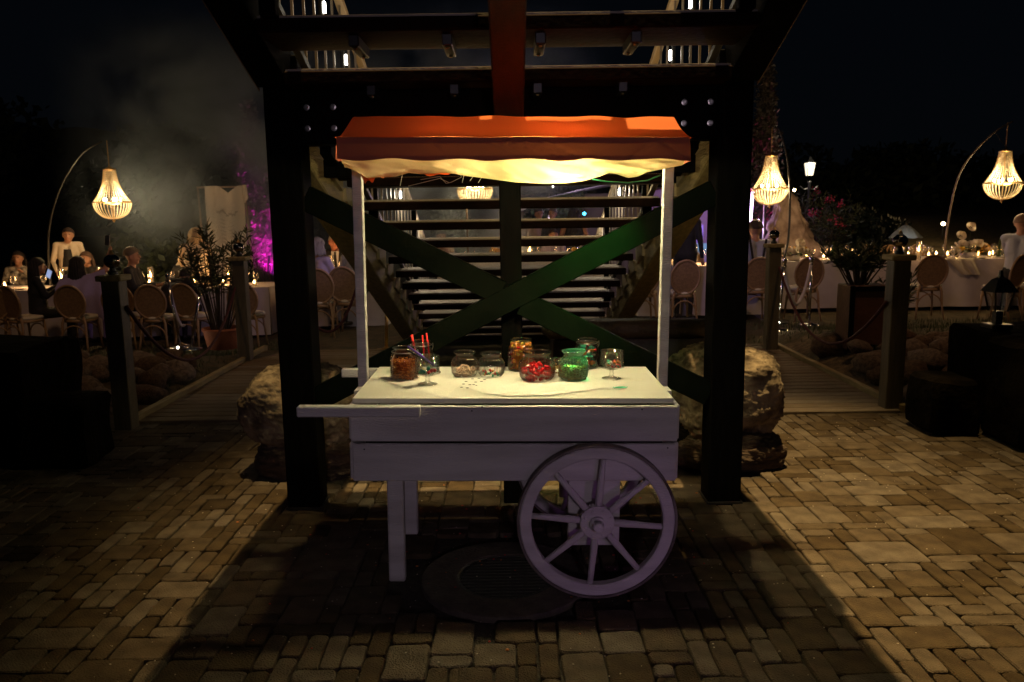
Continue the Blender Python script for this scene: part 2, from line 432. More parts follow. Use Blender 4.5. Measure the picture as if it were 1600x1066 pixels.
# crumbs and confetti between the stones
q = MB(); CONF = [mat('pale grit', (.45, .38, .3), .8), mat('red paper fleck', (.45, .03, .02), .7), mat('orange paper fleck', (.5, .15, .03), .7)]
for _ in range(900):
    x = random.uniform(-3.2, 3.6); y = random.uniform(2.35, 6); r = random.uniform(.0015, .004)
    mi = 0
    if random.random() < .10: mi = random.choice((1, 2)); r *= 1.6; x = random.gauss(0, .7); y = random.gauss(3.7, .5)
    if y > 4.6 and abs(x) < 1.3: continue
    q.blob((x, y, .002), (r*1.3, r, r*.6), 5, 3, mi=mi)
tag(q.build('crumbs', CONF), 'scattered grit and red paper crumbs on the paving', 'crumbs', kind='stuff')

# drain cover under the cart
dr = thing('drain_cover', 'round iron drain cover set in concrete under the cart', 'drain cover', (DRAIN.x, DRAIN.y, 0))
q = MB(); q.lathe([(.375, -.04), (.375, .001), (.37, .003), (.225, .003), (.222, -.02)], 48, cap0=False)
q.build('concrete_ring', mat('worn concrete', (.07, .055, .045), .9, col2=(.12, .095, .07), nscale=14, bump=.6, bscale=60), dr)
q = MB(); q.lathe([(.22, -.03), (.22, -.002), (.205, .0), (.205, -.02)], 40); q.build('rim', mat('cast iron', (.02, .018, .016), .55, bump=.4, bscale=60), dr)
for k in range(-6, 7):
    yy = k*.03; hw = math.sqrt(max(.001, .2**2-yy*yy)); q = MB(); q.box((0, 0, 0), (2*hw, .016, .014), ch=.003)
    q.build('bar', MATS['cast iron'], dr, loc=(0, yy, -.008))

# wooden bridges: a plank walk on each side of the stairs
def bridge(name, x0, x1, y0, y1, outer, label):
    b = thing(name, label, 'walkway', ((x0+x1)/2, (y0+y1)/2, 0)); wd = x1-x0; n = int((y1-y0)/.138)
    q = MB(); q.box((0, 0, 0), (wd, .128, .035), ch=.005); me = q.mesh('plank', DECK)
    for k in range(n):
        link('plank', me, b, (random.uniform(-.004, .004), y0+(k+.5)*.138-(y0+y1)/2, .003+random.uniform(-.002, .002)), (0, 0, random.uniform(-.002, .002)))
    s = outer; q = MB(); q.box((s*(wd/2+.03), 0, .02), (.055, y1-y0, .09), ch=.006); q.build('edge_board', OLIVEWOOD, b)
    q = MB()
    for xx in (-wd/2+.1, wd/2-.1): q.box((xx, 0, -.07), (.08, y1-y0, .11))
    q.build('joist', TREADEDGE, b); return b
yL = gp(216, 663).y; yR = gp(1382, 640).y
bridge('plank_bridge', -2.98, -1.50, 6.15, 9.6, -1, 'plank walkway with pale edge board left of the stairs')
bridge('plank_bridge', 1.50, 3.08, 6.15, 9.6, 1, 'plank walkway with pale edge board right of the stairs')

# boulders
def boulder(name, c, r, label, seed, m_=ROCK, amp=.32, lv=1, cat='boulder', group=None, rz=0):
    q = MB(); q.blob((0, 0, 0), r, 22, 14, amp=amp, seed=seed, fr=1.6)
    q.v = [tuple(r[i]*math.copysign(abs(v[i]/r[i])**.72, v[i]) for i in range(3)) for v in q.v]
    o = q.build(name, m_, smooth=True, loc=c, rot=(0, 0, rz)); fuse(o); subd(o, 3)
    # coarse pitted relief
    tx = bpy.data.textures.new('rockrelief', 'CLOUDS'); tx.noise_scale = .12; tx.noise_depth = 4
    md = o.modifiers.new('d', 'DISPLACE'); md.texture = tx; md.strength = .06; md.mid_level = .5
    t2 = bpy.data.textures.new('pits', 'CLOUDS'); t2.noise_scale = .035; t2.noise_depth = 3; t2.noise_type = 'HARD_NOISE'
    m2_ = o.modifiers.new('p', 'DISPLACE'); m2_.texture = t2; m2_.strength = .028; m2_.mid_level = .5
    tag(o, label, cat, group); return o
LOWROCK = mat('dark brown base stone', (.03, .018, .01), .95, col2=(.10, .065, .04), nscale=5, bump=1, bscale=16, stretch=(1, 1, 4))
boulder('boulder', (-1.34, 4.98, .40), (.39, .30, .27), 'rough pale boulder resting on a lower stone behind the left black post', 3, amp=.20)
boulder('boulder', (-1.30, 4.96, .09), (.36, .27, .17), 'brown flat stone under the rough boulder by the left black post', 5, LOWROCK, .12)
boulder('boulder', (1.36, 5.02, .47), (.37, .30, .30), 'deeply pitted round boulder behind the right black post', 9, amp=.24)
boulder('boulder', (1.36, 4.98, .09), (.38, .27, .14), 'striped brown stone under the pitted boulder by the right black post', 12, LOWROCK, .2)
boulder('boulder', (1.02, 5.9, .48), (.36, .28, .22), 'flat topped pale stone between the cart and the right black post', 15, ROCK, .25)
for k, (x, y, z, rx, lab) in enumerate([(-.75, 5.15, .12, .34, 'dark stone at the left end of the row behind the cart'), (-.2, 5.2, .14, .36, 'dark stone second from the left behind the cart'),
                                  (.38, 5.2, .12, .34, 'dark stone third from the left behind the cart'), (.9, 5.1, .15, .3, 'dark mossy stone behind the cart wheel')]):
    boulder('boulder', (x, y, z), (rx, .26, .24), lab, 20+k, DARKSTONE, .3)
# leaf litter at the foot of the right stone
# stone banks: each stone is a part
def bank(label, sgn, n, seed):
    rs = random.Random(seed); b = thing('stone_bank', label, 'stone wall', (sgn*4.6, 7.2, 0))
    meshes = []
    for k in range(7):
        q = MB(); q.blob((0, 0, 0), (1, .8, .62), 9, 6, amp=.35, seed=seed+k, fr=1.3); me = q.mesh('stone', ROCKD, True); meshes.append(me)
    pl = []; tries = 0
    while len(pl) < n and tries < 6000:
        tries += 1
        x = rs.uniform(3.3, 7.6); y = rs.uniform(6.25, 8.3); r = rs.uniform(.10, .24)
        if all((x-a)**2+((y-b_)*1.4)**2 > ((r+c)*.72)**2 for a, b_, c in pl): pl.append((x, y, r))
    for (x, y, r) in pl:
        z = ground_z(sgn*x, y)
        link('stone', rs.choice(meshes), b, (sgn*x-sgn*4.6, y-7.2, z+.01+rs.uniform(-.03, .04)), (rs.uniform(-.3, .3), rs.uniform(-.3, .3), rs.uniform(0, 6.28)), (r, r, r*rs.uniform(.8, 1.1)))
bank('bank of loose brown stones beside the left walkway', -1, 110, 100)
bank('bank of loose brown stones beside the right walkway', 1, 110, 200)

# big dark stone blocks at both sides
def block(x, y, w_, d_, h, label, seed):
    q = MB(); q.box((0, 0, h/2), (w_, d_, h), ch=.03)
    o = q.build('stone_block', DARKSTONE, loc=(x, y, 0)); bm = bmesh.new(); bm.from_mesh(o.data)
    bmesh.ops.subdivide_edges(bm, edges=bm.edges, cuts=5, use_grid_fill=True)
    for v in bm.verts: v.co += noise.noise_vector(v.co*3+Vector((seed, 0, 0)))*.035
    bm.to_mesh(o.data); bm.free(); tag(o, label, 'stone block', 'stone blocks at the edges of the yard')
p = at(84, 548, 5.25)
block(p.x-.82, 5.6, 1.2, .8, p.z, 'tall dark stone block at the left edge of the photo', 1)
p = at(160, 631, 5.0); block(p.x-.36, 5.2, .44, .45, p.z, 'low dark stone block beside the tall left one', 2)
p = at(1514, 527, 5.6); block(p.x+.85, 5.95, 1.2, .8, p.z, 'tall dark stone block at the right edge of the photo', 3)
p = at(1425, 600, 5.4); block(p.x+.36, 5.65, .34, .40, p.z, 'low dark stone block beside the tall right one', 4)
p = at(1600, 536, 5.2); block(p.x+.35, 5.3, .8, .5, p.z, 'front dark stone block overlapping the tall right one', 5)

# grass
q = MB()
for _ in range(15000):
    s = random.choice((-1, 1)); x = s*random.uniform(3.0, 9); y = random.uniform(7.4, 11.6)
    if noise.noise(Vector((x*1.2, y*1.2, 3))) < -.12: continue
    z = ground_z(x, y)-.03; h = random.uniform(.03, .10); a = random.uniform(0, 6.28); l = random.uniform(.01, .05)
    dx, dy = math.cos(a), math.sin(a); wv = .005
    q.add([(x-dy*wv, y+dx*wv, z), (x+dy*wv, y-dx*wv, z), (x+dx*l, y+dy*l, z+h)], [(0, 1, 2)])
tag(q.build('grass', mat('grass blade', (.05, .06, .02), .7, rnd=.3)), 'tufts of short grass on the garden banks', 'grass', kind='stuff')

# ================================================================== STAIRS
TG, TR, TD0, TH0 = .41, .15, 5.68, 1.70
def tline(y): return TH0 - TR*(y-TD0)/TG
st = thing('outdoor_stairs', 'black timber stair structure with open treads, crossed braces and railings above the cart', 'staircase', (0, 4.2, 0))
OY = 4.2
def L(p): return (p[0], p[1]-OY, p[2])
for k in [-5, -4]+list(range(-2, 12)):
    y = TD0+k*TG; z = TH0-k*TR
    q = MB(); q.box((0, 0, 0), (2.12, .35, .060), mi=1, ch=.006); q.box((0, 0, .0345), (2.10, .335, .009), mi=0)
    for g in range(11): q.box((0, -.15+g*.03, .0405), (2.08, .018, .004), mi=0)
    if k == -5: me_tread = q.mesh('tread', [TREADTOP, TREADEDGE])
    t_ = link('tread', me_tread, st, L((0, y+.18, z-.03)), scale=(1.03, 1.155, 1) if k < -3 else None)
    if k <= -3:
        for bx in (-.66, -.26, .14, .55):
            q = MB(); q.box((0, 0, -.055), (.045, .24, .05), ch=.004); q.build('bracket', BLACKMETAL, t_, loc=(bx, 0, 0))
            for by in (-.09, .09):
                q = MB(); q.blob((0, 0, 0), (.010, .010, .006), 8, 4); q.build('bolt', STEEL, t_, loc=(bx, by, -.083))
# side stringers, with stepped tooth blocks on the inside
ya, yb = 3.05, 10.2
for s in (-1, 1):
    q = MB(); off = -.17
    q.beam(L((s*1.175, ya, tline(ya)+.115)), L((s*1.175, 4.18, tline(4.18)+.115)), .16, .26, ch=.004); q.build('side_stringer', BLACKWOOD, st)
    q = MB(); q.beam(L((s*1.259, ya, tline(ya)-.012)), L((s*1.259, 4.18, tline(4.18)-.012)), .004, .012); q.build('rim_light_strip', mat('pale rim light', (.55, .42, .30), .5), st)  # pale strip added to draw the bright rim line along the edge
    q = MB(); q.beam(L((s*1.175, 4.35, tline(4.35)+off)), L((s*1.175, yb, tline(yb)+off)), .17, .19, ch=.008); q.build('side_stringer', OLIVEWOOD, st)
    for k in range(-2, 11):
        y = TD0+k*TG; z = TH0-k*TR
        q = MB(); vs_ = []
        for xx in (s*1.067, s*1.092): vs_ += [(xx, y+.02-OY, z-.065), (xx, y+.34-OY, z-.065), (xx, y+.34-OY, z-.24), (xx, y+.02-OY, z-.15)]
        q.add(vs_, [(0, 1, 2, 3), (7, 6, 5, 4), (0, 4, 5, 1), (1, 5, 6, 2), (2, 6, 7, 3), (3, 7, 4, 0)])
        q.build('tooth_block', mat('pale timber', (.30, .24, .16), .7, col2=(.38, .31, .2), nscale=6, bump=.2, bscale=30), st)
q = MB(); q.beam(L((0, ya, tline(ya)-.16)), L((0, 4.08, tline(4.08)-.16)), .145, .18, ch=.008)
q.build('centre_stringer', mat('red brown timber', (.032, .014, .008), .6, col2=(.048, .02, .011), nscale=6, bump=.3, bscale=30, stretch=(6, 1, 6)), st)
# unseen landing added to shade the nearer yard: deck boards on edge beams
q = MB(); q.box((0, 0, 0), (2.46, .145, .045), ch=.004); dme = q.mesh('shade_deck_board', BLACKWOOD)
ZL = 2.80; y = 3.49
q = MB(); q.box(L((0, 2.03, ZL+.034)), (2.44, 2.9, .02)); q.build('light_stop_panel', BLACKWOOD, st)  # backing added to stop light leaking between the boards
for (xa_, xb_, ye_) in ((-1.23, -.125, 3.62), (-.125, .44, 3.565), (.74, 1.23, 3.62)):
    q = MB(); q.box((0, 0, 0), (xb_-xa_, ye_-3.487, .045)); q.build('shade_deck_board', BLACKWOOD, st, loc=L(((xa_+xb_)/2, (3.487+ye_)/2, ZL)))  # part boards added to shape the light patches on the canopy
while y > .6:
    link('shade_deck_board', dme, st, L((0, y-.075, ZL))); y -= .149
for s in (-1, 0, 1):
    q = MB(); q.box(L(((s*1.15 if s else .47), 2.1 if not s else 1.85, ZL-.095)), (.14 if s else .06, 3.1 if not s else 2.6, .14), ch=.005); q.build('shade_landing_beam', BLACKWOOD, st)  # the middle one is added to shade a strip of canopy roof
# posts, cross beam, braces
PY = 4.29
for s in (-1, 1):
    q = MB(); q.box(L((s*1.16, PY, 1.20)), (.18, .18, 2.42), ch=.006); q.build('post', BLACKWOOD, st)
    q = MB(); q.box(L((s*1.16, PY, .012)), (.20, .20, .012), ch=.003); q.build('base_plate', BLACKMETAL, st)
q = MB(); q.box(L((0, PY, 2.105)), (2.14, .14, .27), ch=.006); bm_ = q.build('cross_beam', BLACKWOOD, st)
for s in (-1, 1):
    for bx in (1.035, .90):
        for bz in (2.155, 2.05):
            q = MB(); q.lathe([(.016, 0), (.016, .004), (.009, .005), (.009, .012)], 12, cap1=True)
            o = q.build('bolt', STEEL, bm_, loc=L((s*bx, PY-.071, bz)), rot=(PI/2, 0, 0))
q = MB(); q.box(L((0.0, PY+.03, .98)), (.115, .11, 1.96), ch=.005); q.build('middle_post', BLACKWOOD, st)
# two crossing braces in one plane: one continuous, the other in two halves
a1, b1 = Vector((1.07, PY-.05, 1.70)), Vector((-1.07, PY-.05, .62))
a2, b2 = Vector((-1.07, PY-.047, 1.70)), Vector((1.07, PY-.047, .62))
q = MB(); q.beam(L(a1), L(b1), .06, .130, ch=.004); br1 = q.build('brace', BRACEM, st)
mid = (a2+b2)/2; dd = (b2-a2).normalized()*.06
q = MB(); q.beam(L(a2), L(mid-dd), .06, .130, ch=.004); q.build('brace', BRACEM, st)
q = MB(); q.beam(L(mid+dd), L(b2), .06, .130, ch=.004); q.build('brace', BRACEM, st)
# second frame behind
for s in (-1, 1):
    q = MB(); q.beam(L((s*1.0, 4.9, 1.86)), L((s*.985, 4.38, 1.98)), .06, .10, ch=.004); q.build('strut', BLACKWOOD, st)
q = MB(); q.box(L((0, 4.62, 1.87)), (2.1, .06, .10), ch=.005); q.build('rear_beam', BLACKWOOD, st)
# railings with balusters
for s in (-1, 1):
    xr = s*1.02
    q = MB(); q.beam(L((xr, 3.2, tline(3.2)+.98)), L((xr, 10.05, tline(10.05)+.98)), .05, .05, ch=.006)
    q.build('handrail', mat('pale handrail', (.60, .48, .32), .5, bump=.2, bscale=30), st)
    q = MB(); q.beam(L((xr, 3.2, tline(3.2)+.10)), L((xr, 10.05, tline(10.05)+.10)), .035, .03); q.build('lower_rail', BLACKMETAL, st)
    q = MB(); q.box((0, 0, 0), (.012, .014, .86)); bme = q.mesh('baluster', mat('grey painted baluster', (.38, .32, .26), .5))
    y = 3.3
    while y < 9.9:
        link('baluster', bme, st, L((xr, y, tline(y)+.54))); y += .225
    for y in (3.55, 6.0, 8.4):
        q = MB(); q.box(L((xr, y+.04, tline(y)+.47)), (.07, .07, 1.0), ch=.004); q.build('newel', BLACKWOOD, st)
    for y in ((4.52, 5.05, 7.3, 8.7)):
        zz = tline(y)+(.59 if y < 4.8 else .61 if y < 6 else .68)
        q = MB(); q.box((0, 0, 0), (.013, .016, .06), ch=.003); o = q.build('stair_light', HOTWHITE, st, loc=L((xr-s*.035, y, zz)))
        lamp('stair_lamp', 'POINT', (xr-s*.09, y, zz), .35 if y < 5.5 else 8.0, (1, .86, .62), .03)
        q = MB(); q.box((0, 0, 0), (.022, .03, .12), ch=.003); q.build('stair_light_housing', BLACKMETAL, st, loc=L((xr-s*.015, y, zz)))

# landing board / dark wooden trough behind the cart
tr = thing('wooden_trough', 'dark wooden trough with a rounded top rail standing behind the right half of the cart', 'trough', (.78, 5.35, 0))
q = MB(); q.box((0, 0, .40), (1.02, .42, .78), ch=.01); q.build('body', mat('dark brown timber', (.020, .010, .007), .6, col2=(.03, .014, .01), nscale=5, bump=.4, bscale=30), tr)
q = MB(); q.tube([(-.57, -.17, .85), (-.53, -.2, .85), (.5, -.2, .85)], [.03, .062, .062], 12); q.build('top_rail', mat('log rail', (.045, .028, .014), .6, col2=(.07, .04, .02), nscale=7, bump=.5, bscale=40), tr, True)
q = MB(); q.box((0, .02, .85), (1.0, .3, .05), ch=.01); q.build('top_board', mat('dark brown timber', (.02, .01, .007)), tr)
# ================================================================== CART
random.seed(21)
cart = thing('candy_cart', 'white wooden candy cart with orange canvas canopy and spoked wheels under the stairs', 'cart')
cart.matrix_world = CART
def cb(name, c, d, m_=WHITE, par=cart, ch=.004, **k):
    q = MB(); q.box(c, d, ch=ch); return q.build(name, m_, par, **k)
HT = .842
cb('table_board', (.012, 3.597, HT-.012), (1.345, .695, .024), WHITETOP, ch=.003)
XL, XR = -.662, .694
xm, wd = (XL+XR)/2, XR-XL
def at0(px, py, Y): return at(px, py, Y, False)
def top(px, py, z=HT): return gp(px, py, z, False)
yf = 3.20
upr = cb('side_board', (xm, yf+.012, (.812+.674)/2), (wd, .024, .812-.674+.012))
low = cb('side_board', (xm+.002, yf+.012, (.657+.497)/2), (wd-.006, .024, .160))
cb('side_board', (xm, 3.92, .743), (wd, .024, .15)); cb('side_board', (xm, 3.92, .577), (wd, .024, .16))
for x in (XL-.012, XR+.012-.024):
    cb('end_board', (x+.012, 3.566, .745), (.022, .68, .148)); cb('end_board', (x+.012, 3.566, .577), (.022, .68, .158))
cb('inner_frame', (xm, 3.28, .665), (wd-.1, .03, .25), BLACKWOOD); cb('floor_board', (xm, 3.57, .51), (wd-.06, .64, .02))
# nail heads
for (px, py) in ((756, 636), (740, 642), (1006, 640), (572, 702), (1046, 700)):
    p = at0(px, py, yf-.001); q = MB(); q.lathe([(.0035, 0), (.0035, .001)], 8, cap1=True); q.build('nail', BLACKMETAL, upr if py < 690 else low, loc=p, rot=(PI/2, 0, 0))
# handles
for (y, x0, x1) in ((3.165, -.867, -.366), (3.96, -.852, -.42)):
    cb('handle', ((x0+x1)/2, y, .808), (x1-x0, .045, .044), ch=.005)
# legs
cb('leg', (-.500, 3.335, .245), (.072, .05, .50), ch=.006)
cb('leg', (-.505, 3.86, .245), (.072, .05, .50), ch=.006)
# axle blocks
for y in (3.275, 3.86): cb('axle_block', (.358, y, .345), (.222, .045, .31), ch=.004)
q = MB(); q.tube([(.361, 3.12, .335), (.361, 4.0, .335)], .016, 12); q.build('axle', STEEL, cart, True)
# wheels
def wheel(yc, rot0):
    wv = bpy.data.objects.new('wheel', None); COL.objects.link(wv); wv.parent = cart; wv.location = (.361, yc, .335)
    # rim: lathe about Y
    def ring(prof, n=72, m_=WHITE, nm='rim'):
        q = MB(); n2 = len(prof)
        for k in range(n):
            a = 2*PI*k/n
            for (r, y) in prof: q.v.append((r*math.cos(a), y, r*math.sin(a)))
        for k in range(n):
            k2 = (k+1) % n
            for i in range(n2):
                i2 = (i+1) % n2; q.f.append((k*n2+i, k2*n2+i, k2*n2+i2, k*n2+i2)); q.m.append(0)
        o = q.build(nm, m_, wv); return o
    ring([(.274, -.018), (.280, -.022), (.318, -.022), (.3225, -.018), (.3225, .018), (.318, .022), (.280, .022), (.274, .018)])
    ring([(.3235, -.0235), (.333, -.0235), (.335, -.018), (.335, .018), (.333, .0235), (.3235, .0235)], m_=TYRE, nm='tyre')
    q = MB(); q.lathe([(.066, -.024), (.072, -.020), (.072, .020), (.066, .024), (.03, .030)], 32, cap1=True); hub = q.build('hub', WHITE, wv, rot=(PI/2, 0, 0))
    q = MB(); q.lathe([(.033, .024), (.033, .045), (.025, .05), (.024, .072), (.019, .082), (.008, .086)], 24, cap1=True); q.build('hub_cap', WHITE, hub)
    for k in range(8):
        a = 2*PI*(k+.5)/8; q = MB(); q.blob((.054*math.cos(a), .054*math.sin(a), .025), (.007, .007, .004), 8, 4); q.build('bolt', WHITE, hub)
    q = MB(); q.tube([(.06, 0, 0), (.11, 0, 0), (.20, 0, 0), (.277, 0, 0)], [.0145, .0165, .0135, .0125], 12); sp = q.mesh('spoke', WHITE, True)
    for k in range(8): link('spoke', sp, wv, (0, 0, 0), (0, rot0-k*PI/4, 0))
wheel(3.165, R(5)); wheel(3.985, R(18))

# canopy posts
for (px, px2, s) in ((560, 577, -1), (1037, 1052, 1)):
    x = s*.692+.012
    cb('canopy_post', (x, 3.62, 1.305), (.044, .044, 1.04), ch=.003)
    cb('post_bracket', (x-s*.004, 3.60, .790), (.062, .16, .05), ch=.004)
# canopy: frame, sloped canvas, valance, lining
ZV, ZF, ZT = 1.822, 1.912, 2.030
YF, YR1, YR2, YB = 3.36, 3.60, 3.64, 3.86
CX0, CX1 = -.712, .738
for z in (ZV+.004,):
    cb('canopy_rail', ((CX0+CX1)/2, YF+.02, ZF-.02), (CX1-CX0-.04, .02, .02), ch=.002)
    cb('canopy_rail', ((CX0+CX1)/2, YB-.02, ZF-.02), (CX1-CX0-.04, .02, .02), ch=.002)
    for x in (CX0+.03, CX1-.03): cb('canopy_rail', (x, 3.61, ZF-.04), (.02, YB-YF-.06, .02), ch=.002)
def wr(x, y, z, a=.004): return noise.noise_vector(Vector((x*5, y*9, z*14)))*a
q = MB()
def roofP(u, v):
    ins = .022*sm(0, 1, 1-abs(2*v-1))
    x0, x1 = CX0+ins, CX1-ins; x = x0+(x1-x0)*u
    if v < .42: t = v/.42; y = YF+(YR1-YF)*t; z = ZF+(ZT-.008-ZF)*t - .016*math.sin(PI*t)*(1+.5*noise.noise(Vector((x*4, 0, 1))))
    elif v < .58: y = YR1+(YR2-YR1)*(v-.42)/.16; z = ZT-.008+.008*(v-.42)/.16
    else: t = (v-.58)/.42; y = YR2+(YB-YR2)*t; z = ZT-(ZT-ZF)*t - .012*math.sin(PI*t)
    z += .007*noise.noise(Vector((x*7, y*10, 3)))*sm(0, .1, v); return Vector((x, y, z))+wr(x, y, z, .006)
q.sheet(roofP, 90, 24)
for s, u in ((0, 0.0), (1, 1.0)):     # gable ends, bulging a little
    sgn = -1 if s == 0 else 1
    def endP(a, b, u=u, sgn=sgn):
        p = roofP(u, a); base = Vector(((CX0 if u == 0 else CX1)+sgn*.012, p.y, ZF)); r = p.lerp(base, b); r.x += sgn*.010*math.sin(PI*b); return r
    q.sheet(endP, 24, 6)
roof = q.build('canopy_roof', AWN, cart, True)
# valance round all four sides
q = MB()
def valP(u, v):
    per = [(CX0, YF), (CX1, YF), (CX1, YB), (CX0, YB), (CX0, YF)]
    lens = [CX1-CX0, YB-YF, CX1-CX0, YB-YF]; tot = sum(lens); dd_ = u*tot; i = 0
    while i < 3 and dd_ > lens[i]: dd_ -= lens[i]; i += 1
    t = dd_/lens[i]; a, b = per[i], per[i+1]; x = a[0]+(b[0]-a[0])*t; y = a[1]+(b[1]-a[1])*t
    z = ZF+(ZV-ZF)*v; out = .010*v
    nx_, ny_ = [(0, -1), (1, 0), (0, 1), (-1, 0)][i]
    fold = 0
    if i == 0:
        for (xc, amp, sl) in ((.05, .016, 2.6), (.12, .022, 2.4), (.20, .018, 2.2), (-.02, .010, 1.8), (.28, .008, 1.6), (-.3, .006, 1.0), (.55, .010, -1.4), (.66, .012, 1.4)):
            d_ = (x-xc-sl*(v-.5)*.09); fold += amp*math.exp(-(d_/.014)**2)*sm(0, .35, v)
    zz = z + (.004*math.sin(x*23)+.005*noise.noise(Vector((x*9, y*9, 0))))*v
    return Vector((x+nx_*(out+fold), y+ny_*(out+fold), zz))+wr(x, y, z, .003)
q.sheet(valP, 1000, 8); o = q.build('valance', VAL, cart, True)
# sagging pale lining under the front
PX = [(545, 262), (566, 272), (576, 279), (590, 277), (620, 276), (640, 270), (660, 272), (700, 270), (740, 276), (780, 281), (810, 285), (850, 287), (890, 286), (915, 283), (940, 276), (955, 270), (968, 272), (985, 278), (1000, 276), (1015, 269), (1040, 264), (1070, 258)]
def lowz(x):
    pts = [(at0(px, py, 3.42).x, at0(px, py, 3.42).z) for px, py in PX]
    if x <= pts[0][0]: return pts[0][1]
    for (a, za), (b, zb) in zip(pts, pts[1:]):
        if x <= b: return za+(zb-za)*(x-a)/(b-a)
    return pts[-1][1]
LOWC = [lowz(CX0+.012+(CX1-CX0-.024)*i/140) for i in range(141)]
q = MB()
def linP(u, v):
    x = CX0+.012+(CX1-CX0-.024)*u; zl = LOWC[min(140, int(round(u*140)))]; zt = ZV+.012
    if v < .85:
        t = v/.85; y = YF+.012+.07*t; z = zt+(zl-zt)*math.sin(t*PI/2)
    else:
        t = (v-.85)/.15; y = YF+.082+.03*t; z = zl+.006*t
    sag = max(.2, (zt-zl)/.08)
    f = .013*sag*math.sin(16*x+55*(z-zl)+5*noise.noise(Vector((x*2.5, 0, 0))))+.012*noise.noise(Vector((x*9+z*34, v*3, 2)))+.006*noise.noise(Vector((x*30+z*60, v*5, 8)))
    m_ = math.sin(PI*min(1, v*1.15))
    return Vector((x, y+f*m_*1.3, z+f*m_*.35))
q.sheet(linP, 140, 20); q.build('lining', LINING, cart, True)
# loose orange corner hanging at the left post
q = MB()
def rag(u, v):
    x = -.655+.10*u+.03*v; return Vector((x, 3.47+.02*math.sin(u*9)+.02*v, 1.80-.07*v*(1-.6*u)+.01*math.sin(u*14)))
q.sheet(rag, 14, 8); q.build('torn_flap', AWN, cart, True)
q = MB()
def rag2(u, v):
    x = -.42+.20*u; return Vector((x, 3.50+.015*math.sin(u*9+v*3), 1.80-.035*v*math.sin(PI*u)**.7+.006*math.sin(u*14)))
q.sheet(rag2, 16, 6); q.build('torn_flap', AWN, cart, True)
# loose threads
THREAD = mat('thread', (.7, .6, .45), .8)
for pts in (((632, 268), (631, 276), (628, 291)), ((660, 281), (690, 276), (700, 287), (708, 285), (724, 277), (721, 270)), ((641, 291), (670, 284), (690, 279), (705, 286)),
            ((728, 273), (725, 286)), ((742, 276), (737, 283)), ((755, 278), (750, 286))):
    q = MB(); q.tube([at0(px, py, 3.45) for px, py in pts], .0012, 5); q.build('loose_thread', THREAD, cart)
q = MB(); q.tube([at0(px, py, 3.55+.0*i) for i, (px, py) in enumerate([(928, 280), (950, 284), (985, 286), (1015, 282), (1035, 274)])], .0035, 6); q.build('cable', mat('green cable', (.03, .28, .12), .4), cart, True)
# small warm and green bulbs of the light string under the canopy
for (x, y, z, e, c, nm) in ((.22, 3.585, 1.785, 17, (1, .84, .44), 'warm'), (-.26, 3.62, 1.79, 12, (1, .84, .44), 'warm'), (.56, 3.62, 1.80, 4.0, (1, .86, .46), 'warm'), (.44, 3.60, 1.80, 1.4, (.08, 1, .22), 'green'), (-.03, 3.60, 1.80, .9, (.08, 1, .22), 'green')):
    q = MB(); q.blob((0, 0, 0), (.012, .012, .016), 10, 7); q.lathe([(.007, .014), (.007, .03)], 8, cap1=True)
    o = q.build('bulb', emit('small %s bulb' % nm, c, 25), cart, True, loc=(x, y, z+.045))
    p = CART @ Vector((x, y, z)); lamp('canopy_lamp', 'POINT', p, e*((.95 if z < 1.787 else .5) if nm == 'warm' else .4), c, .03)
    if nm == 'warm': lamp('canopy_lamp', 'SPOT', p, e*1.5, c, .03, (p.x, p.y+.22, 0), R(100), .55)
# green laser spot that falls on one jar and the brace behind it
p = CART @ at0(905, 556, 3.62)
lamp('green_laser', 'SPOT', (.42, 3.60, 1.84), 160, (.03, 1, .25), .01, p, R(9), .6)
lamp('green_light', 'SPOT', (.55, 3.74, 1.80), 55, (.10, 1, .12), .03, (.42, 4.24, 1.36), R(62), 1.0)

# ------------------------------------------------------------------ things on the cart
def put(o, M=CART):
    o.matrix_world = M @ o.matrix_world; return o
def on(px, py, z=HT): return top(px, py, z)
# paper sheet
A = [(583, 592), (612, 600), (640, 606), (672, 616), (700, 623), (711, 611), (722, 603), (760, 616), (800, 620), (860, 619), (900, 614), (950, 607), (985, 599), (1012, 594)]
AP = [top(px, py) for px, py in A]
def frontY(x):
    for a, b in zip(AP, AP[1:]):
        if x <= b.x: return a.y+(b.y-a.y)*(x-a.x)/(b.x-a.x) if x >= a.x else a.y
    return AP[-1].y
q = MB(); xa, xb = AP[0].x, AP[-1].x
def papP(u, v):
    x = xa+(xb-xa)*u; y0 = frontY(x); back = 3.72-.20*max(0, abs(u-.45)-.4)*4; y = y0+(back-y0)*v
    z = HT+.0035+.002*abs(noise.noise(Vector((x*9, y*9, 0))))
    s_ = at0(0, 0, 1); px = 800+1244*x/3.5
    hump = .020*math.exp(-((x-.20)/.07)**2)+.014*math.exp(-((x-.09)/.10)**2)+.010*math.exp(-((x+.06)/.1)**2)
    z += hump*math.sin(PI*min(1, v/.55))**2*(1 if v < .55 else 0)
    return Vector((x, y, z))
q.sheet(papP, 120, 30)
o = q.build('table_cloth', PAPER, smooth=True); put(tag(o, 'crumpled white cloth spread under the candy jars', 'cloth'))
q = MB()
for (px, py) in ((741, 591), (731, 595), (746, 596), (727, 599), (737, 600), (748, 601), (724, 604), (733, 605), (743, 600), (755, 595), (751, 590), (760, 592)):
    p = on(px, py, HT+.012); q.lathe([(.007, 0), (.007, .0006)], 8, c=(p.x, p.y, HT+.0085+0), cap1=True)
put(tag(q.build('printed_napkin', mat('black print', (.02, .02, .02), .6)), 'black dots printed on the white cloth in front of the ring candy jar', 'printed dots'))
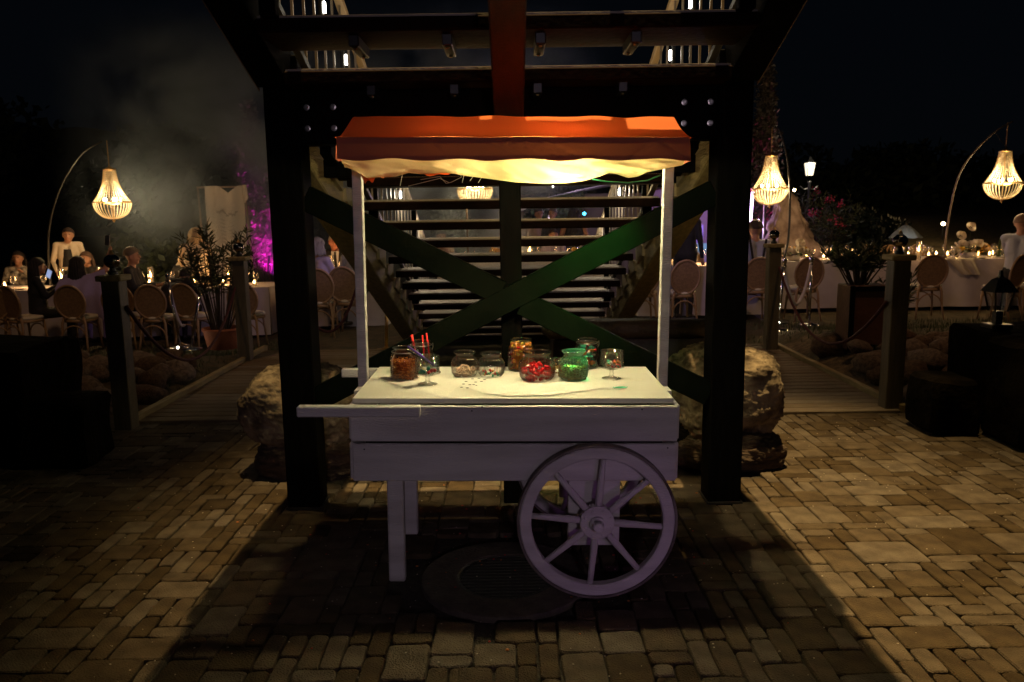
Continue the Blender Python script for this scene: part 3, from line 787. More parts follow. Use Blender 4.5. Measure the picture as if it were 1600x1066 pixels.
# fold of the napkin's left corner
# jars ----------------------------------------------------------------
def jar_prof(kind, r, h):
    if kind == 'round': return [(r*.70, .0), (r*.78, .004), (r*.93, h*.15), (r, h*.42), (r*.97, h*.60), (r*.82, h*.75), (r*.68, h*.81), (r*.66, h*.88), (r*.76, h*.95), (r*.78, h*.985), (r*.74, h)]
    if kind == 'tall': return [(r*.90, 0), (r*.97, .004), (r, h*.10), (r, h*.60), (r*.93, h*.74), (r*.76, h*.84), (r*.72, h*.90), (r*.80, h*.95), (r*.82, h*.985), (r*.78, h)]
    return [(r*.88, 0), (r*.97, .004), (r, h*.08), (r, h*.66), (r*.90, h*.78), (r*.74, h*.86), (r*.72, h*.93), (r*.76, h*.97), (r*.74, h)]
def jar(name, kind, cx, y0, y1, hw, label, rib, gm=GLASS, clip=False):
    """cx: px of centre, y0 top px, y1 base px, hw half width px"""
    base = on(cx, y1-hw*.20); sc = (base.y*.9876+.12)/1244; r = hw*sc
    t = at0(cx, y0+hw*.12, base.y); h = t.z-HT
    o = thing('candy_jar', label, 'jar'); o.matrix_world = CART @ Matrix.Translation((base.x, base.y, HT+.003))
    pr = jar_prof(kind, r, h); q = MB(); q.lathe(pr+[(p_[0]-.003, p_[1]) for p_ in reversed(pr[2:])], 96 if rib else 40, rib=rib, ramp=.0024 if rib else 0, ribz=(.003, h*.80))
    q.build('glass_body', gm, o, True)
    q = MB(); pts = [((r*.77)*math.cos(a*PI/20), (r*.77)*math.sin(a*PI/20), h*.985) for a in range(41)]; q.tube(pts, .0036, 8, cap=False); q.build('glass_rim', gm, o, True)
    if clip:
        q = MB(); q.tube([(r*.86*math.cos(a*PI/20), r*.86*math.sin(a*PI/20), h*.87) for a in range(41)], .0016, 6, cap=False)
        q.tube([(r*.86, 0, h*.87), (r*.98, 0, h*.93), (r*1.0, 0, h*.80), (r*.9, 0, h*.7)], .0016, 6); q.build('wire_clip', STEEL, o, True)
    return o, base, r, h
def fill(base, r, h0, mats, n, sz, name, label, shape='blob', rmul=.82, z0=.008):
    q = MB()
    for i in range(n):
        a = random.uniform(0, 6.28); rr = r*rmul*math.sqrt(random.random()) if random.random() < .5 else r*rmul*random.uniform(.8, 1)
        z = z0+h0*random.random(); s = sz*random.uniform(.75, 1.2); c = Vector((rr*math.cos(a), rr*math.sin(a), z)); mi = random.randrange(len(mats))
        Mr = Matrix.Rotation(random.uniform(0, 6), 3, random.choice('XYZ')) @ Matrix.Rotation(random.uniform(0, 6), 3, random.choice('XYZ'))
        if shape == 'blob': q.blob(c, (s, s*.8, s*.7), 7, 5, mi=mi, amp=.2, seed=i)
        elif shape == 'box': q.box(c, (s*1.8, s*1.2, s), Mr, mi, s*.2)
        elif shape == 'flake': q.box(c, (s*2.2, s*.7, s*.5), Mr, mi, s*.15)
        elif shape == 'ring':
            pts = [c + Mr @ Vector((s*math.cos(t*PI/6), s*math.sin(t*PI/6), 0)) for t in range(13)]; q.tube(pts, s*.42, 6, mi, cap=False)
    if n > 150: q.lathe([(r*.62, z0), (r*.62, z0+h0*.9), (.002, z0+h0*.9)], 16, mi=0)
    o = q.build(name, mats, smooth=shape in ('blob', 'ring')); o.matrix_world = CART @ Matrix.Translation((base.x, base.y, HT+.003))
    return tag(o, label, 'candy', kind='stuff')
def C(name, c, **k): return mat(name, c, k.pop('rough', .3), **k)
RED = C('red candy', (.92, .02, .025)); ORG = C('orange candy', (.95, .34, .04)); YEL = C('yellow candy', (.95, .66, .10)); PNK = C('pink candy', (.92, .38, .36))
GRN = C('green candy', (.08, .60, .34)); TEAL = C('teal candy', (.02, .30, .26)); WHT = C('white candy', (.75, .68, .6)); BLK = C('black candy', (.02, .015, .02)); BEI = C('beige ring candy', (.78, .50, .34), rough=.6)
BRO = C('brown flake', (.42, .11, .025), rough=.8, spec=.1); BR2 = C('orange brown flake', (.80, .24, .04), rough=.8, spec=.1); NUT = C('nut', (.50, .27, .09), rough=.6); NUT2 = C('pale nut', (.78, .48, .20), rough=.6)
_, b, r, h = jar('candy_jar', 'smooth', 635, 541, 598, 22, 'smooth glass jar half full of orange brown shreds, leftmost on the cart', 0, clip=True)
fill(b, r, h*.58, [BRO, BR2, BR2, BRO, ORG], 800, .0058, 'candy_shreds', 'orange brown shredded candy in the leftmost jar', 'flake', .88)
_, b, r, h = jar('candy_jar', 'tall', 661, 531, 586, 19, 'clip top glass jar holding red candy sticks behind the footed bowl', 0, clip=True)
fill(b, r, h*.35, [YEL, WHT, RED], 30, .008, 'candies', 'mixed yellow and red candies in the clip top jar with the red sticks')
STICK = ['thick red candy stick, leftmost in the clip top jar', 'middle thin red candy stick in the clip top jar', 'right tallest red candy stick leaning in the clip top jar']
for (px, py, px2, rr, lab) in ((646, 523, 654, .0055, STICK[0]), (663, 524, 665, .004, STICK[1]), (669, 520.5, 674, .004, STICK[2])):
    a_ = at0(px, py, b.y); e = at0(px2, py+45, b.y); mid_ = a_.lerp(e, .5)+Vector((.002, 0, 0))
    q = MB(); q.tube([a_, mid_, e], rr, 10); put(tag(q.build('candy_stick', RED, smooth=True), lab, 'candy stick', 'red candy sticks'))
# footed bowls
def bowl(cx, y0, ym, y1, hw, label):
    base = on(cx, y1-4); sc = (base.y*.9876+.12)/1244; r = hw*sc; h = at0(cx, y0+3, base.y).z-HT; hb = at0(cx, ym, base.y).z-HT
    o = thing('footed_bowl', label, 'footed bowl'); o.matrix_world = CART @ Matrix.Translation((base.x, base.y, HT+.004))
    q = MB(); q.lathe([(.005, hb-.006), (r*.5, hb-.003), (r*1.08, hb+.008), (r*1.1, hb+.012), (r, hb+.018), (r*.98, h), (r*.93, h), (r*.95, hb+.018), (r*.5, hb+.004), (.002, hb)], 48); q.build('bowl', GLASS, o, True)
    q = MB(); q.lathe([(r*.82, 0), (r*.80, .004), (r*.3, .010), (r*.16, .018), (r*.22, .026), (r*.15, .034), (r*.2, hb-.004)], 36, cap1=True); q.build('foot', GLASS, o, True)
    return o, base, r, hb
_, b, r, hb = bowl(671, 554, 587, 606, 19, 'footed glass bowl with candies and purple tongs, front left on the cart')
fill(b, r, .014, [TEAL, RED, GRN, RED], 9, .0105, 'candies', 'teal and red gummies in the footed bowl with the tongs', 'box', .62, hb+.012)
fill0 = b
t = thing('candy_tongs', 'purple handled candy tongs resting across the footed bowl', 'tongs'); put(t)
for (pa, pb, w_, nm, mm, dy) in (((640, 541), (679, 570), .0055, 'arm', C('purple plastic', (.18, .10, .55)), 0), ((637, 546), (672, 567), .0050, 'arm', BLACKMETAL, -.012)):
    a_ = at0(*pa, b.y-.02+dy); e = at0(*pb, b.y-.02+dy); q = MB(); q.tube([a_, a_.lerp(e, .5)+Vector((0, 0, .003)), e], [w_*.7, w_, w_*.8], 8); q.build(nm, mm, t, True)
q = MB(); e = at0(682, 569, b.y-.02)
for k in range(7):
    a = k*.9; q.box(e+Vector((.006*math.cos(a), 0, .006*math.sin(a))), (.003, .012, .012), Matrix.Rotation(a, 3, 'Y'))
q.build('claw', C('purple plastic', (.18, .1, .55)), t)
_, b, r, h = jar('candy_jar', 'round', 729, 548, 593, 21, 'ribbed round jar with beige ring candies on the cart', 28)
fill(b, r, h*.26, [BEI], 26, .0105, 'ring_candies', 'beige ring candies at the bottom of a ribbed jar', 'ring', .62)
_, b, r, h = jar('candy_jar', 'round', 770, 550, 593, 21, 'ribbed round jar with few coloured gummies, beside the ring candy jar', 28)
fill(b, r, h*.16, [TEAL, ORG, RED, GRN, BLK], 24, .0075, 'gummies', 'a few teal and orange gummies in a ribbed jar', 'box', .6)
_, b, r, h = jar('candy_jar', 'tall', 817, 528, 583, 20, 'tall ribbed jar brimming with orange and pink candies', 30)
fill(b, r, h*.84, [ORG, YEL, PNK, RED, ORG], 240, .0085, 'candies', 'orange yellow and pink candies filling the tall ribbed jar', 'blob', .80)
_, b, r, h = jar('candy_jar', 'round', 841.5, 547, 600, 28.5, 'largest ribbed jar, half full of red candies, in the middle of the cart', 34)
fill(b, r, h*.46, [RED, RED, WHT, RED], 60, .0125, 'candies', 'bright red and white candies in the largest ribbed jar', 'box', .72)
_, b, r, h = jar('candy_jar', 'round', 898.5, 546, 599, 23, 'ribbed jar glowing green with nuts in its lower half', 30, GLASSG)
fill(b, r, h*.42, [NUT, NUT2, BRO], 170, .0065, 'nuts', 'brown nuts in the green glowing jar', 'blob', .85)
_, b, r, h = jar('candy_jar', 'smooth', 873, 560, 592, 11, 'small glass jar of nuts squeezed behind the green glowing jar', 0)
fill(b, r, h*.6, [NUT, NUT2], 40, .006, 'nuts', 'brown nuts in the small jar behind the green glowing one')
_, b, r, h = jar('candy_jar', 'tall', 919, 528, 579, 19, 'clip top jar of green and red wrapped candies, rear right on the cart', 0, clip=True)
fill(b, r, h*.75, [GRN, GRN, WHT, RED, ORG, BLK], 60, .012, 'wrapped_candies', 'green red and white wrapped candies in the rear clip top jar', 'box', .66)
_, b, r, hb = bowl(958, 546, 577, 597, 18.5, 'footed glass bowl of red and white candies, rightmost on the cart')
fill(b, r, .022, [RED, WHT, ORG, RED, GRN], 20, .0095, 'candies', 'red white and orange candies in the rightmost footed bowl', 'box', .66, hb+.012)
# green wrapper
t = thing('candy_wrapper', 'small green candy wrapper lying at the right front of the cart', 'wrapper'); put(t)
p = on(971, 605.5, HT+.008); q = MB()
q.sheet(lambda u, v: p+Vector(((u-.5)*.066+.004*v, (v-.5)*.024+.008*(u-.5), .004*math.sin(PI*v)*math.sin(PI*u)+(.0018*math.sin(u*40) if u < .15 or u > .85 else 0))), 24, 5)
q.build('foil', C('green foil', (.02, .42, .22)), t, True)
# ================================================================== GARDEN THINGS
random.seed(31)
# bridge posts with globe lamps
def bpost(px, py, x, y, zt, label, lamp_on=True):
    o = thing('bridge_post', label, 'post', (x, y, 0))
    q = MB(); q.box((0, 0, zt/2-.03), (.135, .135, zt-.03), ch=.006); q.build('shaft', mat('stained post timber', (.07, .055, .033), .6, col2=(.11, .085, .05), nscale=5, bump=.3, bscale=30, stretch=(6, 6, 1)), o)
    q = MB(); q.box((0, 0, zt-.03), (.19, .19, .045), ch=.008); q.build('cap', OLIVEWOOD, o)
    if lamp_on:
        q = MB(); q.lathe([(.035, 0), (.035, .02), (.02, .03), (.02, .05)], 16, cap1=True); q.build('lamp_foot', BLACKMETAL, o, loc=(0, 0, zt-.005))
        q = MB(); q.blob((0, 0, 0), (.058, .058, .054), 24, 16); q.build('globe', mat('dark mirror glass', (.35, .30, .26), .07, 1.0), o, True, loc=(0, 0, zt+.095))
        q = MB(); q.lathe([(.02, 0), (.012, .015), (.004, .03)], 10, cap1=True); q.build('finial', BRASS, o, loc=(0, 0, zt+.15))
    return o
specs = [(199, 668, 'square bridge post with a dark globe lamp, nearest on the left', None), (385, 565, 'square bridge post behind the potted oleander', None),
         (1390, 640, 'square bridge post with a dark globe lamp, nearest on the right', None), (1203, 548, 'square bridge post between the boulder and the white rope on the right', None)]
tops = [(184, 428), (377, 400), (1404, 396), (1200, 380)]
BP = []
for (px, py, lab, _), (tx_, ty_) in zip(specs, tops):
    g = gp(px, py); zt = at(tx_, ty_, g.y).z; BP.append((g, zt)); bpost(px, py, g.x, g.y, zt, lab)

# stanchions and ropes
def rope(a, b, low, m_, name, label, r=.014, par=None):
    q = MB(); a = Vector(a); b = Vector(b)
    pts = []
    for i in range(25):
        t = i/24; p = a.lerp(b, t); p.z -= low*(1-(2*t-1)**2)*1.0; pts.append(p)
    q.tube(pts, r, 8); o = q.build(name, m_, smooth=True); tag(o, label, 'rope'); return o
a, b = BP[0][0]+Vector((.08, 0, BP[0][1]-.25)), BP[1][0]+Vector((-.05, 0, BP[1][1]-.30))
rope(a, b, .62, REDROPE, 'barrier_rope', 'dark red rope sagging between the two posts of the left walkway')
a, b = BP[3][0]+Vector((.05, 0, BP[3][1]-.22)), BP[2][0]+Vector((-.08, 0, BP[2][1]-.38))
rope(a, b, .60, REDROPE, 'barrier_rope', 'dark red rope sagging between the two posts of the right walkway')
def stanchion(px, py, ptx, pty, m_, label):
    g = gp(px, py); z0 = ground_z(g.x, g.y); g = gp(px, py, z0); tp = at(ptx, pty, g.y)
    o = thing('rope_stanchion', label, 'stanchion', (g.x, g.y, z0), group='rope stanchions'); h = tp.z-z0; lx = tp.x-g.x
    q = MB(); q.lathe([(.14, 0), (.14, .012), (.05, .03), (.02, .05)], 24, cap1=True); q.build('foot', m_, o, True)
    q = MB(); q.tube([(0, 0, .03), (lx, 0, h-.06)], .019, 12); q.build('pole', m_, o, True)
    q = MB(); q.lathe([(.028, -.08), (.034, -.07), (.02, -.05), (.03, -.03), (.036, 0), (.025, .03), (.008, .045)], 16, c=(lx, 0, h-.02), cap1=True); q.build('finial', m_, o, True)
    return Vector((g.x+lx, g.y, z0+h-.07))
s1 = stanchion(282, 541, 262, 430, CHROME, 'chrome rope stanchion with an ornate head beside the white rope on the left')
s2 = stanchion(299, 546, 312, 450, CHROME, 'slim leaning chrome stanchion left of the potted oleander')
s3 = stanchion(1215, 516, 1226, 405, CHROME, 'chrome rope stanchion left of the empty chair on the right')
s4 = stanchion(1264, 508, 1268, 403, CHROME, 'chrome rope stanchion in front of the empty chair on the right')
rope(s3, s4, .55, WHITEROPE, 'barrier_rope', 'white rope hanging between two chrome stanchions on the right', .022)
rope(s1, s1+Vector((.16, .05, -.62)), .22, WHITEROPE, 'barrier_rope', 'white rope hanging down from the left chrome stanchion', .02)
s5 = stanchion(604, 548, 604, 462, BRASS, 'brass rope stanchion seen just right of the left canopy post')
a = at(466, 505, 8.0); b = at(545, 500, 8.0)
rope(at(470, 470, 8.2), at(560, 440, 8.2), .42, REDROPE, 'barrier_rope', 'red rope loop seen between the left black post and the cart post')
rope(at(1053, 500, 8.6), at(1100, 505, 8.6), .12, mat('pink red rope', (.5, .02, .08), .7), 'barrier_rope', 'bright red rope sagging just left of the right black post')

# plants ------------------------------------------------------------------
def leafmesh(m_, l=.12, w_=.022):
    q = MB(); q.add([(0, 0, 0), (w_/2, l*.4, .01), (0, l, -.01), (-w_/2, l*.4, .01)], [(0, 1, 2), (0, 2, 3)]); return q
def oleander(name, loc, h, rad, nst, label, m_=GREENLEAF, flower=None, pot=None, seed=1, leaf=.13, fl_n=0, cat='shrub', up0=.0):
    rs = random.Random(seed); o = thing(name, label, cat, loc); qs = MB(); ql = MB(); qf = MB()
    for s in range(nst):
        a = rs.uniform(0, 6.28); rr = rad*math.sqrt(rs.random()); tip = Vector((rr*math.cos(a), rr*math.sin(a)*.8, h*rs.uniform(.6, 1.0))); b0 = Vector((rr*.2*math.cos(a), rr*.2*math.sin(a), 0))
        md_ = b0.lerp(tip, .5)+Vector((rs.uniform(-.05, .05), rs.uniform(-.05, .05), .05)); pts = [b0, md_, tip]; qs.tube(pts, [.010, .007, .003], 5)
        n = int(rs.uniform(34, 52))
        for k in range(n):
            t = rs.uniform(.45, 1.0); p = md_.lerp(tip, (t-.5)*2) if t > .5 else b0.lerp(md_, t*2)
            az = rs.uniform(0, 6.28); el = rs.uniform(.1, 1.2) if t > .8 else rs.uniform(-.3, .7); l = leaf*rs.uniform(.7, 1.15)
            d = Vector((math.cos(az)*math.cos(el), math.sin(az)*math.cos(el), math.sin(el))); sd = d.cross(Vector((rs.uniform(-1, 1), rs.uniform(-1, 1), 1))).normalized()*leaf*.085
            ql.add([p, p+d*l*.45+sd, p+d*l, p+d*l*.45-sd], [(0, 1, 2), (0, 2, 3)])
        if flower and s < fl_n:
            for k in range(26):
                c = tip+Vector((rs.gauss(0, .05), rs.gauss(0, .05), rs.gauss(.02, .04))); u = Vector((rs.uniform(-1, 1), rs.uniform(-1, 1), rs.uniform(-1, 1))).normalized()*.028; v = u.orthogonal().normalized()*.028
                qf.add([c-u, c+v, c+u, c-v], [(0, 1, 2, 3)])
    qs.build('stems', BARK, o); f = ql.build('foliage', m_, o); f['kind'] = 'stuff'
    if flower: f = qf.build('blossoms', flower, o); f['kind'] = 'stuff'
    return o
# left terracotta pot
g = gp(350, 541, .10); PLx, PLy = g.x, g.y
pt = thing('planter', 'terracotta plant pot at the end of the left walkway', 'plant pot', (PLx, PLy, .08))
q = MB(); q.lathe([(.18, 0), (.22, .20), (.225, .21), (.235, .215), (.235, .245), (.21, .245), (.20, .20)], 28); q.build('pot', TERRA, pt, True)
q = MB(); q.lathe([(.01, .2), (.205, .2)], 20); q.build('soil', SOIL, pt)
oleander('oleander', (PLx-.03, PLy, .26), 1.28, .55, 30, 'leafy dark oleander growing in the terracotta pot', seed=4)
# right boxed planter
p0 = at(1337, 447, 7.9); p1 = at(1386, 447, 7.9); pb_ = at(1386, 528, 7.9)
pw = p1.x-p0.x+.1; px_ = (p0.x+p1.x)/2; z0_ = ground_z(px_, 8.0)-.05; ph = p0.z-z0_
pt = thing('planter', 'dark wooden box planter behind the right red rope', 'planter', (px_, 8.15, z0_))
q = MB(); q.box((0, -.085, ph/2), (pw, .33, ph), ch=.01); q.build('box', mat('dark red brown board', (.075, .028, .015), .6, col2=(.10, .04, .022), nscale=5, bump=.3, bscale=30), pt)
for xx in (-pw/2+.02, pw/2-.02):
    q = MB(); q.box((xx, -.26, ph/2), (.05, .02, ph), ch=.004); q.build('frame', BLACKWOOD, pt)
for zz in (.03, ph-.03):
    q = MB(); q.box((0, -.26, zz), (pw-.10, .02, .05), ch=.004); q.build('frame', BLACKWOOD, pt)
oleander('oleander', (px_-.05, 8.1, z0_+ph-.05), .46, .36, 40, 'bushy green oleander in the wooden box planter', seed=8, leaf=.11)
g = gp(1290, 500, .2); oleander('oleander', (g.x-.05, 8.3, .2), .75, .28, 8, 'thin straggly shrub beside the wooden box planter', seed=12)

# oleander with pink flowers beyond the right table
p = at(1285, 420, 17); oleander('flowering_oleander', (p.x, 17, .0), 2.0, .75, 40, 'tall oleander with pink blossoms left of the far lawn', flower=mat('pink blossom', (.45, .05, .11), .6), fl_n=9, seed=15, leaf=.2)
lamp('garden_spot', 'SPOT', (p.x-1, 15.2, .3), 10, (1, .55, .4), .05, (p.x, 17, 1.8), R(60), .6)

# crowns ----------------------------------------------------------------
def crown_mesh(rx, ry, rz, n, ls, seed, cyl=False, clump=14):
    rs = random.Random(seed); q = MB(); cs = []
    for _ in range(clump):
        while True:
            d = Vector((rs.uniform(-1, 1), rs.uniform(-1, 1), rs.uniform(-1, 1)))
            if d.length < 1: break
        if cyl: d = Vector((d.x*(1-.75*max(0, d.z)), d.y*(1-.75*max(0, d.z)), d.z))
        cs.append((Vector((d.x*rx*.75, d.y*ry*.75, d.z*rz*.85)), rs.uniform(.25, .45)))
    for _ in range(n):
        c, f = rs.choice(cs); d = Vector((rs.gauss(0, 1), rs.gauss(0, 1), rs.gauss(0, 1))).normalized()*rs.uniform(.7, 1.05)
        p = c+Vector((d.x*rx*f, d.y*ry*f, d.z*(rz*f if not cyl else rz*f*.6))); u = Vector((rs.uniform(-1, 1), rs.uniform(-1, 1), rs.uniform(-1, 1))).normalized(); v = u.orthogonal().normalized()
        l = ls*rs.uniform(.6, 1.3); q.add([p, p+u*l*.5+v*l*.3, p+u*l, p+u*l*.5-v*l*.3], [(0, 1, 2, 3)])
    return q
def tree(loc, h, rx, label, m_=DARKLEAF, n=5000, ls=.3, seed=1, tr_=.15, rz=None, cyl=False, name='tree', clump=16, ry=None):
    o = thing(name, label, 'tree', loc); rz = rz or h*.36
    q = MB(); q.tube([(0, 0, 0), (.05*h*.3, 0, h*.35), (0, 0, h-rz*.6)], [tr_, tr_*.75, tr_*.3], 8)
    if not cyl:
        rs = random.Random(seed)
        for k in range(6):
            a = k*1.05+rs.uniform(0, .5); zb = h*rs.uniform(.35, .6); q.tube([(0, 0, zb), (rx*.3*math.cos(a), rx*.3*math.sin(a), zb+h*.12), (rx*.6*math.cos(a), rx*.6*math.sin(a), zb+h*.22)], [tr_*.4, tr_*.25, .02], 6)
    q.build('trunk', BARK, o, True)
    f = crown_mesh(rx, ry or rx, rz, n, ls, seed, cyl, clump).build('crown', m_, o, loc=(0, 0, h-rz)); f['kind'] = 'stuff'; return o
T = [(-26, 34, 8.5, 6, 'broad dark tree at the far left beyond the chandelier'), (-17, 38, 6.0, 5, 'dark tree rising behind the left chandelier pole'),
     (-9.5, 30, 3.6, 3.4, 'low dark tree behind the smoke left of the banner'), (12, 44, 6, 5, 'dark tree behind the street lamp'), (20, 42, 5, 5, 'dark tree left of the far path lights'), (29, 46, 5.5, 6, 'dark tree at the far right beyond the lawn'), (2.5, 34, 4.5, 4, 'dark tree glimpsed through the upper stairs')]
for i, (x, y, h, r, lab) in enumerate(T): tree((x, y, -.4), h, r, lab, n=5200, ls=.5, seed=50+i, clump=22)
# magenta lit cypresses
pA = at(398, 330, 16.5); tree((pA.x, 16.5, -.2), 4.3, .38, 'slim cypress lit magenta beside the banner on the left', CYPLEAF, 4200, .10, 71, .06, 1.9, True, 'cypress', 40)
lamp('garden_spot', 'SPOT', (pA.x+.7, 15.6, .4), 380, (1, .02, .75), .05, (pA.x+.1, 16.5, 1.6), R(70), .7)
pA2 = at(404, 400, 15.8); oleander('bougainvillea', (pA2.x, 15.9, -.1), 1.9, .42, 26, 'shrub lit bright magenta at the foot of the left cypress', mat('pale bract', (.30, .16, .22), .6), flower=mat('magenta bract', (.6, .10, .45), .6), fl_n=26, seed=77, leaf=.09)
pB = at(1192, 300, 19); tree((pB.x, 19, 0), 5.4, .40, 'slim cypress lit dark red right of the stairs', CYPLEAF, 5200, .11, 72, .06, 2.5, True, 'cypress', 46)
lamp('garden_spot', 'SPOT', (pB.x+.3, 18.0, .4), 170, (1, .02, .30), .05, (pB.x, 19, 3.6), R(60), .7)
pC = at(705, 368, 16); tree((pC.x, 16.5, -.1), 2.0, .62, 'small round green bush glimpsed between the stair treads', GREENLEAF, 2600, .10, 73, .05, .75)
lamp('garden_spot', 'SPOT', (pC.x+.3, 15.2, .5), 30, (.8, 1, .4), .05, (pC.x, 16.5, 1.3), R(50), .7)
pD = at(868, 312, 18); tree((pD.x, 20, 0), 3.0, .8, 'leafy bush glimpsed right of the middle post through the stairs', GREENLEAF, 2600, .14, 74, .06, 1.0)
lamp('garden_spot', 'SPOT', (pD.x+.3, 18.4, .5), 35, (.7, 1, .7), .05, (pD.x, 20, 2.0), R(50), .7)
for i, (px, yy, lab) in enumerate([(245, 15.5, 'dark shrub under the smoke left of the blond guest'), (1320, 24, 'dark shrub behind the flowering oleander'), (1365, 25, 'shrub catching the light of the left path lamp')]):
    p = at(px, 400, yy); tree((p.x, yy, -.2), 1.9 if i else 1.6, 1.1, lab, GREENLEAF, 2600, .16, 80+i, .05, .8)

# standing stone
p = at(1235, 400, 16); base = gp(1240, 432, 0)
q = MB()
def stoneP(u, v):
    z = 2.05*v; wl = [(0, 1.12), (.35, 1.0), (.55, .62), (.7, .45), (.9, .34), (1, .05)]
    for (a, wa), (b_, wb) in zip(wl, wl[1:]):
        if v <= b_: wv = wa+(wb-wa)*(v-a)/(b_-a); break
    a_ = u*2*PI; off = -.25*(1-v)*0+.30*(1-v); rr = 1+.30*noise.noise(Vector((math.cos(a_)*1.8, math.sin(a_)*1.8, z*1.9)))+.26*noise.noise(Vector((math.cos(a_)*4, math.sin(a_)*4, z*4)))+.08*noise.noise(Vector((math.cos(a_)*12, math.sin(a_)*12, z*14)))
    return (wv*.66*math.cos(a_)*rr+off*.9, wv*.45*math.sin(a_)*rr, z)
q.sheet(stoneP, 72, 60); o = q.build('standing_stone', mat('pale standing stone', (.13, .085, .055), .95, col2=(.46, .35, .26), nscale=3.5, bump=1, bscale=14, detail=12), smooth=True, loc=(at(1222, 400, 16).x, 16, 0)); fuse(o)
tag(o, 'tall pale standing stone beyond the flower arrangement on the right', 'standing stone')
lamp('garden_spot', 'SPOT', (at(1222, 400, 16).x+.2, 13.9, .9), 22, (1, .62, .38), .1, (at(1225, 400, 16).x, 16, 1.3), R(70), .8)

# street lamp
p = at(1265, 264, 20); o = thing('street_lamp', 'lit lantern street lamp beyond the right chandelier', 'street lamp', (p.x, 20, 0)); zl = p.z
q = MB(); q.lathe([(.12, 0), (.10, .3), (.05, .4), (.045, zl-.35), (.07, zl-.3)], 12, cap1=True); q.build('pole', BLACKMETAL, o, True)
q = MB(); q.tube([(-.22, 0, zl-.42), (-.12, 0, zl-.50), (0, 0, zl-.46), (.12, 0, zl-.50), (.22, 0, zl-.42)], .018, 6); q.build('cross_arm', BLACKMETAL, o)
q = MB(); q.lathe([(.095, -.16), (.145, .14)], 4); q.build('lantern_pane', emit('lantern glass', (1, .88, .62), 1.6), o, loc=(0, 0, zl), rot=(0, 0, PI/4))
q = MB(); q.blob((0, 0, zl+.05), (.05, .05, .09), 10, 8); q.build('bulb', emit('lantern bulb', (1, .95, .85), 40), o)
for k in range(4):
    a = k*PI/2+PI/4; q = MB(); q.beam((.097*math.cos(a), .097*math.sin(a), zl-.16), (.148*math.cos(a), .148*math.sin(a), zl+.14), .012, .012); q.build('frame_bar', BLACKMETAL, o)
q = MB(); q.lathe([(.155, .145), (.05, .24), (.02, .29)], 4, cap1=True); q.build('lantern_roof', BLACKMETAL, o, loc=(0, 0, zl), rot=(0, 0, PI/4))
lamp('street_lamp_light', 'POINT', (p.x, 19.7, zl), 30, (1, .85, .6), .1)
# low lantern on the right block
p = at(1578, 460, 5.9); o = thing('garden_lantern', 'unlit black lantern standing on the right stone block', 'lantern', (p.x-.05, 5.95, at(1514, 527, 5.6).z))
hh = at(1578, 423, 5.9).z-at(1514, 527, 5.6).z
q = MB(); q.box((0, 0, .03), (.16, .16, .03), ch=.005); q.box((0, 0, .09), (.05, .05, .1)); q.build('foot', BLACKMETAL, o)
for sx_ in (-1, 1):
    for sy in (-1, 1):
        q = MB(); q.beam((sx_*.045, sy*.045, .14), (sx_*.07, sy*.07, hh-.16), .012, .012); q.build('frame_bar', BLACKMETAL, o)
q = MB(); q.lathe([(.058, .14), (.09, hh-.16)], 4); q.build('pane', GLASS, o, rot=(0, 0, PI/4))
q = MB(); q.lathe([(.13, hh-.16), (.06, hh-.07), (.02, hh-.05), (.012, hh)], 4, cap1=True); q.build('roof', BLACKMETAL, o, rot=(0, 0, PI/4))
# far path lights
for (px, py, yy, lab) in ((1340, 340, 30, 'small glowing path light on the far lawn, left one'), (1473.5, 350, 26, 'small glowing path light beside the right chandelier pole'), (1241, 297, 34, 'tiny lit lamp right of the middle right chandelier')):
    p = at(px, py, yy); o = thing('path_light', lab, 'path light', (p.x, yy, max(0, p.z-.5)))
    hz = p.z-max(0, p.z-.5); q = MB(); q.tube([(0, 0, 0), (0, 0, hz-.05)], .02, 6); q.build('stem', BLACKMETAL, o)
    q = MB(); q.blob((0, 0, hz), (.055, .055, .055), 10, 8); q.build('globe', emit('path globe', (1, .72, .35), 60), o); lamp('path_lamp', 'POINT', (p.x, yy-.1, p.z+.25), 28, (1, .65, .28), .05)
# mound of lawn the far lights stand on
m = MB(); m.sheet(lambda u, v: (4+40*u, 22+26*v, -.1+2.0*math.sin(PI*min(1, v*.9)*.55)+.3*noise.noise(Vector((u*5, v*4, 1)))), 40, 14); m.build('lawn_rise', LAWN, smooth=True)['kind'] = 'structure'
# ground spot lights near the walkways
for (px, py, lab) in ((270, 553, 'small bright ground spotlight lying by the left stanchions'), (1211, 519, 'small ground spotlight glowing behind the far right walkway post')):
    g = gp(px, py, .05); g.z = ground_z(g.x, g.y)+.03; o = thing('ground_spotlight', lab, 'spotlight', g, .6)
    q = MB(); q.tube([(-.07, 0, .03), (.05, 0, .045)], [.02, .028], 12); q.build('housing', STEEL, o, True)
    q = MB(); q.blob((.055, -.005, .05), (.016, .016, .016), 10, 7); q.build('lens', HOTWHITE, o); q = MB(); q.tube([(0, 0, -.03), (0, 0, .03)], .006, 6); q.build('spike', BLACKMETAL, o)
    lamp('ground_lamp', 'POINT', g+Vector((.1, -.06, .10)), .8, (1, .8, .5), .02)
